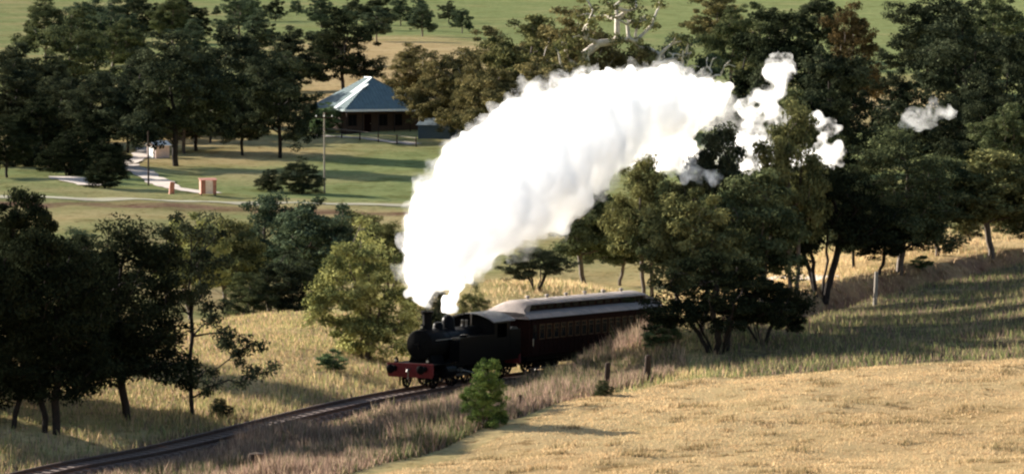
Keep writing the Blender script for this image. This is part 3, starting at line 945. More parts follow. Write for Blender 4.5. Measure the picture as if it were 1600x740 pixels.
def gen_tree(seed, H, lobes, nclump, leaves, leaf, cr, tr, stems=1, trunk_top=0.72, spread=0.0, droop=0.15, aspect=0.42, bare=0.3, rough_tone=0.5):
    """lobes (cx, cy, cz, rx, ry, rz) as fractions of H. Returns the trunk mesh and the crown mesh."""
    rg = np.random.default_rng(seed)
    lob = np.array(lobes, float) * H
    vol = lob[:, 3] * lob[:, 4] * lob[:, 5]
    pick = rg.choice(len(lob), nclump, p=vol ** 0.75 / (vol ** 0.75).sum())
    d = rg.normal(size=(nclump, 3)); d /= np.linalg.norm(d, axis=1)[:, None]
    rad = rg.uniform(0.25, 1.0, nclump) ** 0.45
    C = lob[pick, :3] + d * rad[:, None] * lob[pick, 3:]
    C += rg.normal(0, 0.02 * H, C.shape)
    C[:, 2] = np.maximum(C[:, 2], 0.03 * H)
    # skeleton
    nodes, par = [], []
    for s in range(stems):
        a = 2 * math.pi * s / max(stems, 1) + (rg.uniform(-.25, .25) if stems == 2 else rg.uniform(0, 1.5))
        off = np.array([math.cos(a), math.sin(a), 0]) * spread * H
        p = np.array([0, 0, 0.0]) + off * (0.6 if stems == 2 else 0.25)
        nodes.append(p - np.array([0, 0, 0.05 * H])); par.append(-1)
        m = 9
        wob = rg.normal(0, 0.012 * H, (m, 3)); wob[:, 2] = 0
        for i in range(m):
            f = (i + 1) / m
            q = p + off * f * 1.0 + np.array([0, 0, trunk_top * H * f]) + np.cumsum(wob, 0)[i] * 0.7
            par.append(len(nodes) - 1); nodes.append(q)
    order = np.argsort(np.hypot(C[:, 0], C[:, 1]) + 0.3 * np.abs(C[:, 2] - 0.5 * H))
    tips = []
    for k in order:
        c = C[k]
        A = np.array(nodes)
        dv = c - A
        cost = np.linalg.norm(dv, axis=1) + np.maximum(0, A[:, 2] - c[2] + 0.02 * H) * 1.6 + (A[:, 2] < bare * H * 0.7) * 0.15 * H
        j = int(np.argmin(cost))
        L = np.linalg.norm(c - A[j])
        if L > 0.05 * H:
            mid = A[j] + (c - A[j]) * 0.5 + rg.normal(0, 0.06, 3) * L + np.array([0, 0, 0.10 * L])
            par.append(j); nodes.append(mid); j = len(nodes) - 1
        par.append(j); nodes.append(c); tips.append(len(nodes) - 1)
    A = np.array(nodes)
    wgt = np.zeros(len(A))
    for t_ in tips: wgt[t_] += 1
    for i in range(len(A) - 1, -1, -1):
        if par[i] >= 0: wgt[par[i]] += wgt[i]
    wgt = np.maximum(wgt, 0.6)
    r = tr * (wgt / wgt.max()) ** 0.45
    segs = []
    for i in range(len(A)):
        if par[i] >= 0:
            rp = min(r[par[i]], r[i] * 1.5)
            segs.append((A[par[i]], A[i] + (A[i] - A[par[i]]) * 0.04, rp, r[i]))
    V, F = tubes(segs)
    tm = fast_mesh('trunk', V, F, smooth=True)
    if leaves == 0: return tm, None
    # leaves
    n = nclump * leaves
    cid = np.repeat(np.arange(nclump), leaves)
    size = rg.uniform(0.65, 1.35, nclump)[cid]
    g = rg.normal(size=(n, 3))
    g /= np.maximum(np.linalg.norm(g, axis=1), 1e-6)[:, None]
    rr = rg.uniform(0, 1, n) ** 0.5
    pos = C[cid] + g * (rr * size * cr * H)[:, None] * np.array([1.15, 1.15, 0.72])
    pos[:, 2] = np.maximum(pos[:, 2], 0.01 * H)
    nrm = g * 0.6 + rg.normal(size=(n, 3)) * 0.7 + np.array([0, 0, 0.45])
    nrm /= np.linalg.norm(nrm, axis=1)[:, None]
    ax = rg.normal(size=(n, 3)) + np.array([0, 0, -droop * 4])
    ax -= nrm * (ax * nrm).sum(1)[:, None]
    ax /= np.maximum(np.linalg.norm(ax, axis=1), 1e-6)[:, None]
    bx = np.cross(nrm, ax)
    ll = (leaf * rg.uniform(0.6, 1.4, n))[:, None]
    V = np.stack([pos - ax * ll * 0.5, pos + bx * ll * aspect * 0.5, pos + ax * ll * 0.5, pos - bx * ll * aspect * 0.5], 1).reshape(-1, 3)
    F = np.arange(n * 4).reshape(n, 4)
    tone = np.clip(0.5 + rough_tone * (rg.uniform(-0.75, 0.75, nclump)[cid] + rg.normal(0, 0.28, n)), 0, 1)
    return tm, fast_mesh('crown', V, F, {'leaf_tone': np.repeat(tone, 4)})


ST = {}
# near dark feathery trees by the line
ST['near_a'] = [gen_tree(s, 10, [(0, 0, .62, .25, .25, .30), (-.12, .05, .45, .18, .18, .14), (.14, -.04, .42, .17, .17, .14), (.02, .05, .86, .13, .13, .13), (-.15, 0, .72, .14, .14, .14), (.17, 0, .66, .14, .14, .13), (.05, 0, .27, .2, .2, .07), (-.2, .05, .26, .13, .13, .09), (.2, -.05, .24, .13, .13, .09), (-.08, -.1, .33, .15, .15, .1)],
                        240, 150, .20, .062, .19, stems=st, spread=sp, bare=.2) for s, st, sp in ((11, 2, .05), (12, 1, 0), (13, 2, .09))]
ST['sparse'] = [gen_tree(21, 10, [(0, 0, .82, .20, .20, .15), (-.1, 0, .62, .22, .2, .08), (.22, 0, .37, .12, .12, .055), (.3, 0, .27, .09, .09, .04), (-.16, 0, .34, .14, .14, .05), (.1, 0, .52, .16, .16, .05), (.16, 0, .18, .12, .1, .04)],
                          85, 130, .20, .05, .13, trunk_top=.9, bare=.12)]
# dense bush to the ground
ST['bush'] = [gen_tree(s, 7, [(0, 0, .42, .33, .33, .38), (-.16, -.05, .34, .22, .22, .26), (.17, .05, .36, .2, .2, .28), (.03, 0, .78, .2, .2, .19), (-.08, -.1, .6, .2, .2, .2), (.12, .02, .15, .26, .26, .14)],
                       210, 150, .17, .062, .12, stems=3, spread=.08, bare=.0, trunk_top=.6, rough_tone=.8) for s in (31, 32)]
# mid distance gums: full ragged crowns of clumps with some sky gaps and limbs showing
def gum_lobes(rg):
    L = [(0, 0, .56, .24, .24, .30), (-.16, 0, .3, .16, .16, .12), (.15, .05, .34, .16, .16, .12)]
    for k in range(11):
        a = k * 2.4 + rg.uniform(-.5, .5)
        q = rg.uniform(.12, .33)
        z = rg.uniform(.24, .86)
        q *= 1.15 - max(0, z - .6)
        L.append((math.cos(a) * q, math.sin(a) * q, z, rg.uniform(.11, .17), rg.uniform(.11, .17), rg.uniform(.09, .15)))
    L.append((rg.uniform(-.08, .08), 0, .88, .14, .14, .11))
    return L
ST['gum'] = [gen_tree(s, 16, gum_lobes(random.Random(s)), 250, 110, .40, .052, .30, stems=1, bare=.15, trunk_top=.7, rough_tone=.8) for s in (41, 42, 43, 44, 45)]
ST['open'] = [gen_tree(46, 16, [(0, 0, .8, .3, .25, .16), (-.3, 0, .6, .16, .16, .1), (.3, 0, .62, .18, .18, .1), (.12, 0, .9, .2, .2, .08), (-.16, .1, .88, .16, .16, .08)], 60, 60, .40, .045, .5, stems=2, spread=.14, bare=.2, trunk_top=.6, rough_tone=.8)]
ST['round'] = [gen_tree(s, 9, [(0, 0, .60, .30, .30, .28), (-.16, 0, .46, .2, .2, .18), (.17, .03, .5, .2, .2, .2), (0, 0, .84, .19, .19, .15), (-.14, .05, .72, .17, .17, .15)],
                        150, 140, .26, .066, .16, stems=st, spread=.06, bare=.15, rough_tone=.6) for s, st in ((51, 1), (52, 2), (53, 1))]
ST['spreading'] = [gen_tree(s, 8, [(0, 0, .70, .40, .34, .2), (-.32, 0, .58, .24, .22, .14), (.32, 0, .6, .24, .22, .15), (0, 0, .88, .26, .24, .1), (.1, -.1, .45, .3, .2, .1), (-.2, 0, .36, .18, .18, .09)],
                            190, 150, .20, .07, .2, stems=4, spread=.16, bare=.15, trunk_top=.6, rough_tone=.5) for s in (61, 62)]
ST['low'] = [gen_tree(s, 7, [(0, 0, .66, .42, .34, .24), (-.36, 0, .46, .26, .22, .22), (.36, 0, .5, .26, .24, .2), (0, 0, .86, .26, .24, .13), (.12, -.1, .4, .3, .2, .16), (-.22, -.08, .38, .22, .2, .12), (.3, .05, .34, .16, .16, .1), (-.42, 0, .27, .14, .14, .1)],
                      200, 130, .19, .066, .17, stems=5, spread=.24, bare=.1, trunk_top=.55, rough_tone=.5) for s in (63, 64)]
ST['shrub'] = [gen_tree(s, 2.2, [(0, 0, .5, .34, .34, .4), (-.2, 0, .35, .24, .24, .28), (.2, 0, .38, .22, .22, .3), (.05, 0, .8, .14, .14, .2)],
                        60, 90, .13, .085, .03, stems=4, spread=.12, bare=0, trunk_top=.5, rough_tone=.8, droop=-.2) for s in (71, 72)]
ST['dead'] = [gen_tree(81, 10, [(0, 0, .7, .3, .2, .25), (.3, 0, .72, .2, .12, .2), (-.15, 0, .85, .12, .1, .12)], 26, 0, 0, 0, .22, trunk_top=.6)]
NOM_H = {'open': 16, 'near_a': 10, 'sparse': 10, 'bush': 7, 'gum': 16, 'round': 9, 'spreading': 8, 'low': 7, 'shrub': 2.2, 'dead': 10}
EXT = {}
for k, protos in ST.items():
    for i, (tm, cm) in enumerate(protos):
        me = cm or tm
        co = np.empty(len(me.vertices) * 3, np.float32); me.vertices.foreach_get('co', co); co = co.reshape(-1, 3)
        EXT[(k, i)] = (float(np.percentile(co[:, 0], 98.5) - np.percentile(co[:, 0], 1.5)), float(np.percentile(co[:, 2], 99.7)),
                       float(np.percentile(co[:, 0], 98.5) + np.percentile(co[:, 0], 1.5)) / 2)

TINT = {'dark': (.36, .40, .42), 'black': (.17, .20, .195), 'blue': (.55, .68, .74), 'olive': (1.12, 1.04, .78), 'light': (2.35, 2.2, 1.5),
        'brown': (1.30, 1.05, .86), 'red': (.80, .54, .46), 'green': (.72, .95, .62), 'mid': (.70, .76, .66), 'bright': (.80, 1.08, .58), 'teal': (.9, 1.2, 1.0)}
_used = {}


def tree(style, u, base, vt, wpx, tint, name, label, cat, group, flip=1, bark='bark', variant=None):
    """base: a picture row (the foot is in view) or ('Y', distance)"""
    if isinstance(base, tuple):
        Y = base[1]
        p = at(u, 370, Y)
        foot = np.array([p[0], Y, gz(p[0], Y)])
    else:
        foot = hit(u, base)
    Y = foot[1]
    top = at(u, vt, Y)[2]
    h = max(top - foot[2], 0.8)
    i = _used.get(style, 0); _used[style] = i + 1
    i = (i if variant is None else variant) % len(ST[style])
    tm, cm = ST[style][i]
    ew, eh, ec = EXT[(style, i)]
    wm = wpx * Y / FPX
    turn = rng.choice([0, math.pi]) + rng.uniform(-.5, .5)
    if style in ('sparse', 'dead', 'spreading'): turn = 0 if flip > 0 else math.pi
    sx = min(wm / ew, (1.25 if style == 'gum' else 1.7) * h / eh)
    t = empty(name, foot - np.array([0, 0, 0.05]))
    t.scale = (sx, sx, h / eh)
    t.rotation_euler = (0, 0, turn)
    tag(t, label, cat, group)
    o = link('trunk', tm, None, t)
    if not tm.materials: tm.materials.append(M['bark'])
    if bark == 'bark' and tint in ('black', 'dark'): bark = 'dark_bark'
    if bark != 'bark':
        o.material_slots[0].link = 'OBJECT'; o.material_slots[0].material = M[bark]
    if cm:
        c = link('crown', cm, M['leaf'], t)
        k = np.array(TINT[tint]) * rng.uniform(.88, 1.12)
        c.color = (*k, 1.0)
    return t


G1, G2, G3, G4, G5, G6 = ('dark trees beside the line at left', 'trees in the gully behind the line', 'trees on the bank behind the train',
                          'trees around the cottage', 'tall trees on the far left slope', 'tall trees on the far right slope')
DT, GT, WT = 'dark_tree', 'gum_tree', 'leafy_tree'
for a in [
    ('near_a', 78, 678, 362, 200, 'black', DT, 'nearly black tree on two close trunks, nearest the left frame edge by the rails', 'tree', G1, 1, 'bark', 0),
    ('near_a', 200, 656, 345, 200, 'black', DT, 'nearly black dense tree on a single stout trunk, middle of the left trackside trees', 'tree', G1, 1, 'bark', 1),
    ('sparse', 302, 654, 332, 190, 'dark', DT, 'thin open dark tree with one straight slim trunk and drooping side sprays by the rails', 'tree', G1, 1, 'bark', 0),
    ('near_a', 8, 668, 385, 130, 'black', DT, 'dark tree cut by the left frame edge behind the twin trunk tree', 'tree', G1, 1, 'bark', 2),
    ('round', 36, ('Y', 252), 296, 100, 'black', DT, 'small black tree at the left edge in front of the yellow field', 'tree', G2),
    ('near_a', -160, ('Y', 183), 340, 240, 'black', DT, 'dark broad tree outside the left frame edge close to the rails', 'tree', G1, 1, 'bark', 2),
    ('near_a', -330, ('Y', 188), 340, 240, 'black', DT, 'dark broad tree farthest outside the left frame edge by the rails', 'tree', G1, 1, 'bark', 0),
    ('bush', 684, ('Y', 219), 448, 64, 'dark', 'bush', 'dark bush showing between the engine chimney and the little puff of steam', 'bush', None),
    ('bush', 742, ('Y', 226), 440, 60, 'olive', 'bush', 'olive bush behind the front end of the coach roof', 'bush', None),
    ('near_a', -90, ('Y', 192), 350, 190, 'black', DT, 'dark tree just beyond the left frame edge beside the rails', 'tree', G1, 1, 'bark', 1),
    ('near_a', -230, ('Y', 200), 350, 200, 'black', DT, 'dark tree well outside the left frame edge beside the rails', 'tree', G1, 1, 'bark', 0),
    ('near_a', 128, ('Y', 206), 372, 150, 'black', DT, 'black tree set back between the twin trunk tree and the stout one', 'tree', G1, 1, 'bark', 2),
    ('near_a', -20, ('Y', 214), 380, 170, 'black', DT, 'black tree set back behind the tree cut by the left edge', 'tree', G1, 1, 'bark', 1),
    ('bush', 345, 653, 620, 75, 'dark', 'shrub', 'low dark shrub beside the rails just right of the slim trunk', 'shrub', None),
    ('round', 118, ('Y', 265), 358, 95, 'blue', WT, 'bluish tree top peeping between the two nearly black trees', 'tree', G2),
    ('round', 300, ('Y', 252), 335, 110, 'light', WT, 'pale olive tree directly behind the slim straight trunk', 'tree', G2),
    ('round', 358, ('Y', 264), 342, 105, 'olive', WT, 'olive tree between the slim trackside tree and the bluish gully trees', 'tree', G2),
    ('round', 428, ('Y', 286), 303, 140, 'blue', WT, 'tall bluish green gully tree in front of the brown bank', 'tree', G2),
    ('round', 502, ('Y', 276), 312, 140, 'blue', WT, 'bluish dark gully tree left of the big pale olive bush', 'tree', G2),
    ('bush', 455, ('Y', 256), 392, 150, 'dark', WT, 'dark broad gully tree standing lowest behind the sunny grass crest', 'tree', G2),
    ('bush', 392, ('Y', 254), 425, 80, 'mid', WT, 'small grey green gully tree left of the dark broad one', 'tree', G2),
    ('round', 560, ('Y', 292), 332, 110, 'olive', WT, 'yellowish olive tree showing above the big pale bush', 'tree', G2),
    ('round', 612, ('Y', 284), 348, 80, 'olive', WT, 'small olive tree between the pale bush and the steam', 'tree', G2),
    ('bush', 571, 560, 342, 158, 'light', 'large_bush', 'big sunlit pale olive bush reaching the ground left of the engine front', 'bush', None),
    ('spreading', 838, 454, 386, 180, 'dark', GT, 'dark flat topped tree with a forked trunk above the coach roof', 'tree', G3, 1, 'bark', 0),
    ('round', 966, 446, 342, 100, 'mid', WT, 'small round tree on a single stem behind the coach roof', 'tree', G3, 1, 'bark', 0),
    ('round', 915, ('Y', 274), 283, 125, 'mid', WT, 'grey green tree against the lower edge of the thick steam', 'tree', G3),
    ('round', 1012, ('Y', 264), 246, 115, 'olive', WT, 'olive tree with a pointed top rising into the steam', 'tree', G3),
    ('round', 1062, ('Y', 262), 275, 115, 'mid', WT, 'leafy tree right of the pointed olive one below the small steam patch', 'tree', G3),
    ('round', 1128, ('Y', 250), 198, 100, 'dark', WT, 'dark tree whose top stands between the thick steam and the thin wisp', 'tree', G3),
    ('round', 1240, ('Y', 258), 165, 110, 'olive', WT, 'olive tree top standing between the two wisps of steam', 'tree', G3),
    ('low', 1124, 551, 392, 250, 'black', 'spreading_tree', 'large low black green tree on several trunks hiding the coach end', 'tree', G3, 1, 'bark', 1),
    ('low', 1190, 538, 425, 128, 'black', 'spreading_tree', 'lower dark tree on several stems right of the large one by the coach end', 'tree', G3, -1, 'bark', 0),
    ('round', 1092, ('Y', 209), 298, 150, 'olive', WT, 'leafy green tree rising directly above the low black green tree', 'tree', G3),
    ('round', 1182, ('Y', 217), 268, 150, 'mid', WT, 'green leafy tree beneath the thin wisp of steam', 'tree', G3),
    ('spreading', 1282, 464, 258, 205, 'black', 'spreading_tree', 'dark wide crowned tree on one bare trunk right of the low dark tree', 'tree', G3, 1, 'bark', 0),
    ('round', 1371, 428, 335, 110, 'black', WT, 'small black tree just above the bleached white post', 'tree', G3, 1, 'bark', 2),
    ('near_a', 1404, 427, 202, 165, 'mid', WT, 'tall mid green tree with a thin stem below the faint detached wisp', 'tree', G3, 1, 'bark', 1),
    ('round', 1142, ('Y', 230), 300, 95, 'dark', WT, 'hidden dark tree added for its shade, between the two leafy trees over the coach end', 'tree', G3),  # out-of-sight tree, added so its shadow fills the strip at right
    ('gum', 1335, ('Y', 280), 262, 95, 'dark', WT, 'dark tree between the wide crowned one and the tall mid green one', 'tree', G3),
    ('round', 1468, ('Y', 284), 244, 125, 'mid', WT, 'round tree right of the tall mid green tree on the slope', 'tree', G3),
    ('bush', 1512, ('Y', 302), 335, 120, 'olive', WT, 'low olive bush below the gap between the slope trees at right', 'bush', G3),
    ('round', 1552, 404, 236, 160, 'olive', WT, 'broad olive tree on the grassy rise near the right frame edge', 'tree', G3, 1, 'bark', 0),
    ('round', 1600, ('Y', 288), 290, 110, 'mid', WT, 'tree cut by the right frame edge above the dirt formation', 'tree', G3),
    ('gum', 682, 217, 102, 118, 'brown', GT, 'brownish gum touching the right end of the cottage roof', 'tree', G4),
    ('gum', 716, ('Y', 472), 78, 145, 'brown', GT, 'brownish gum with pale limbs over the blue shed', 'tree', G4, 1, 'pale_bark'),
    ('gum', 640, ('Y', 540), 68, 90, 'brown', GT, 'small brown gum behind the cottage at the edge of the tan hill', 'tree', G4),
    ('gum', 772, ('Y', 500), 44, 160, 'brown', GT, 'tall brown olive gum above the left shoulder of the steam', 'tree', G4),
    ('gum', 835, ('Y', 482), 26, 150, 'olive', GT, 'tall olive gum next right of the brown one above the steam', 'tree', G4),
    ('gum', 905, ('Y', 462), 14, 180, 'brown', GT, 'tallest brown gum above the middle of the steam', 'tree', G4, 1, 'pale_bark'),
    ('gum', 850, ('Y', 440), 92, 150, 'brown', GT, 'olive brown gum crown directly on the upper edge of the steam', 'tree', G4),
    ('gum', 785, ('Y', 442), 112, 130, 'brown', GT, 'low brown gum crown where the steam begins to level out', 'tree', G4),
    ('open', 968, ('Y', 455), -8, 215, 'olive', GT, 'thin gum with pale bare limbs against the green hill', 'tree', G4, 1, 'pale_bark'),
    ('gum', 1000, ('Y', 455), 78, 110, 'brown', GT, 'olive brown gum behind the steam crest left of the fallen pale branch', 'tree', G4),
    ('gum', 1062, ('Y', 480), 56, 120, 'blue', GT, 'dark bluish tree just left of the bare pale dead branches', 'tree', G4),
    ('dead', 1080, ('Y', 452), 78, 95, 'dark', 'dead_tree', 'bare pale dead tree with slanting branches above the steam', 'tree', None, 1, 'pale_bark'),
    ('gum', 1225, ('Y', 424), 22, 210, 'black', GT, 'large dark gum behind the thin wisp of steam', 'tree', G6),
    ('gum', 1296, ('Y', 402), 78, 150, 'dark', GT, 'dark bluish gum right of the thin wisp reaching the lower trees', 'tree', G6),
    ('gum', 1332, ('Y', 560), 6, 105, 'red', GT, 'reddish brown gum at the top between the dark gum and the open pasture', 'tree', G6),
    ('gum', 1496, ('Y', 432), 2, 215, 'dark', GT, 'largest grey gum at upper right with a drooping crown', 'tree', G6, 1, 'bark'),
    ('gum', 1575, ('Y', 404), 60, 120, 'dark', GT, 'dark gum at the right frame edge beside the largest grey gum', 'tree', G6),
    ('gum', 1140, ('Y', 600), 14, 85, 'mid', GT, 'gum at the top edge right of the bare dead branches', 'tree', G6),
    ('gum', 1175, ('Y', 500), 92, 80, 'olive', GT, 'small yellowish gum between the thick steam and the large dark gum', 'tree', G6),
    ('gum', 1405, ('Y', 440), 108, 95, 'dark', GT, 'small dark gum left below the largest grey gum', 'tree', G6),
    ('gum', 118, ('Y', 560), 14, 190, 'mid', GT, 'broad olive grey gum highest on the left slope', 'tree', G5),
    ('gum', 35, ('Y', 520), 68, 150, 'dark', GT, 'dark gum in the upper left corner below the tan paddock', 'tree', G5),
    ('gum', 60, ('Y', 432), 152, 165, 'black', GT, 'bluish black gum at the left edge above the gravel turnout', 'tree', G5),
    ('gum', 142, ('Y', 424), 172, 130, 'black', GT, 'dark drooping gum between the gravel turnout and the white shed', 'tree', G5),
    ('gum', 276, 260, 52, 200, 'dark', GT, 'largest dark gum of the left slope beside the white shed', 'tree', G5, 1, 'bark', 1),
    ('gum', 208, ('Y', 478), 92, 130, 'dark', GT, 'dark gum behind and left of the largest one over the drive', 'tree', G5),
    ('gum', 352, ('Y', 482), 42, 150, 'dark', GT, 'dark gum right of the largest one in the row above the paddock', 'tree', G5),
    ('gum', 437, 247, 84, 115, 'dark', GT, 'dark gum on a straight bare trunk in the paddock left of the cottage', 'tree', G5, 1, 'bark', 2),
    ('gum', 379, 243, 116, 90, 'dark', GT, 'slender dark gum on a thin trunk left of the straight trunked one', 'tree', G5, 1, 'bark', 0),
    ('gum', 455, ('Y', 570), 42, 115, 'dark', GT, 'dark gum above the paddock just left of the tan hill', 'tree', G5),
    ('gum', 535, ('Y', 560), 14, 125, 'black', GT, 'dark gum standing beside the tan hill behind the cottage', 'tree', G5),
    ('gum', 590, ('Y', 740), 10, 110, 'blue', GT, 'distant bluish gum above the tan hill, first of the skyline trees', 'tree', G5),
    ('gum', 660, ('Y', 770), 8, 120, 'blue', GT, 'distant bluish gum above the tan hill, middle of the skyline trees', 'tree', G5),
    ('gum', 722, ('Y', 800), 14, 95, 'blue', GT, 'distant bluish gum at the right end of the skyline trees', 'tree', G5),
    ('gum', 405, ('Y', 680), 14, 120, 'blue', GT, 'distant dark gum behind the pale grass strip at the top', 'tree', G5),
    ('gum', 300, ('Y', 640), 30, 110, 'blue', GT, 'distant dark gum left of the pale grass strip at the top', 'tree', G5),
    ('gum', 200, ('Y', 640), 30, 100, 'mid', GT, 'distant gum behind the broad olive grey one', 'tree', G5),
    ('gum', 12, ('Y', 405), 182, 110, 'black', GT, 'black gum half cut by the left frame edge', 'tree', G5),
    ('gum', 505, ('Y', 640), 46, 90, 'blue', GT, 'distant dark gum between the two gums left of the tan hill', 'tree', G5),
    ('bush', 470, 303, 244, 78, 'dark', 'shrub', 'dark round shrub in the paddock below the power pole', 'shrub', None),
    ('bush', 420, 301, 264, 60, 'dark', 'shrub', 'low dark shrub left of the round paddock shrub', 'shrub', None),
    ('bush', 512, 209, 160, 56, 'teal', 'shrub', 'grey green shrub hiding the left corner of the cottage', 'shrub', None),
    ('bush', 486, ('Y', 492), 152, 40, 'dark', 'shrub', 'dark shrub behind the left end of the cottage', 'shrub', None),
    ('bush', 738, 232, 192, 60, 'mid', 'shrub', 'shrub beside the blue shed at the edge of the steam', 'shrub', None),
    ('bush', 757, 668, 560, 66, 'bright', 'shrub', 'bright green upright shrub among the dry weeds in front of the engine', 'shrub', None),
    ('shrub', 520, 580, 543, 46, 'teal', 'shrub', 'small pale green shrub on the grass left of the pale olive bush', 'shrub', None),
    ('bush', 1034, 541, 492, 62, 'teal', 'shrub', 'small bluish green shrub at the foot of the low black green tree', 'shrub', None),
    ('bush', 944, 618, 594, 60, 'mid', 'shrub', 'little shrub at the foot of the dark post on the field edge', 'shrub', None),
    ('bush', 166, 294, 238, 66, 'black', 'shrub', 'dark shrub under the drooping gum by the gravel turnout', 'shrub', None),
    ('shrub', 1440, 424, 398, 44, 'teal', 'shrub', 'small green shrub on the bank above the dirt formation', 'shrub', None),
]: tree(*a)
# trees massed so close on the far slopes that nothing tells one from the next
rg = random.Random(77)
for n_, u0, u1, v0, v1, y0, y1, tints, label, grp in (
        (17, 15, 335, 70, 165, 450, 540, ('dark', 'black', 'dark', 'mid'), 'one of the dark gums massed together on the far left slope', 'massed gums on the far left slope'),
        (4, 375, 450, 75, 130, 490, 560, ('dark', 'black'), 'one of the dark gums crowded left of the tan hill', 'crowded gums left of the tan hill'),
        (10, 735, 955, 45, 130, 440, 530, ('brown', 'olive', 'brown'), 'one of the brownish gums massed behind the top of the steam', 'massed gums behind the steam'),
        (4, 1170, 1300, 60, 170, 330, 440, ('dark', 'black', 'mid'), 'one of the dark gums massed behind the thin wisps of steam', 'massed gums behind the wisps'),
        (3, 1480, 1590, 80, 190, 380, 460, ('dark', 'mid', 'dark'), 'one of the grey gums crowded round the largest gum at right', 'crowded gums at the upper right'),
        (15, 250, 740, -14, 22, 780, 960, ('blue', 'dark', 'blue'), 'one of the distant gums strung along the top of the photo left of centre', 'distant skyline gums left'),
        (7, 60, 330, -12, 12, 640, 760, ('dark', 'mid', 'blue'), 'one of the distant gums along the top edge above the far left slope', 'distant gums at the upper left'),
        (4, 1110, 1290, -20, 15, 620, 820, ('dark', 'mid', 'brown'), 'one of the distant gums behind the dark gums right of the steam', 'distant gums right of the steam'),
        (4, 1430, 1560, -20, 10, 560, 700, ('dark', 'mid'), 'one of the distant gums behind the largest grey gum', 'distant gums behind the largest gum')):
    for k in range(n_):
        u = u0 + (u1 - u0) * (k + rg.uniform(.1, .9)) / n_
        tree('gum', u, ('Y', rg.uniform(y0, y1)), rg.uniform(v0, v1), rg.uniform(95, 150), rg.choice(tints), GT, label, 'tree', grp)
for n_, u0, u1, v0, v1, y0, y1, tints, label, grp in (
        (9, 10, 190, 205, 240, 408, 440, ('black', 'dark'), 'one of the dark bushes under the gums on the far left slope', 'bushes under the left gums'),
        (5, 1200, 1320, 190, 235, 330, 400, ('dark', 'black'), 'one of the dark bushes under the gums behind the wisps', 'bushes under the right gums'),
        (4, 668, 735, 175, 195, 474, 484, ('brown', 'olive'), 'one of the brownish bushes under the gums right of the cottage', 'bushes beside the cottage')):
    for k in range(n_):
        u = u0 + (u1 - u0) * (k + rg.uniform(.1, .9)) / n_
        tree('bush', u, ('Y', rg.uniform(y0, y1)), rg.uniform(v0, v1), rg.uniform(55, 90), rg.choice(tints), 'bush', label, 'bush', grp)

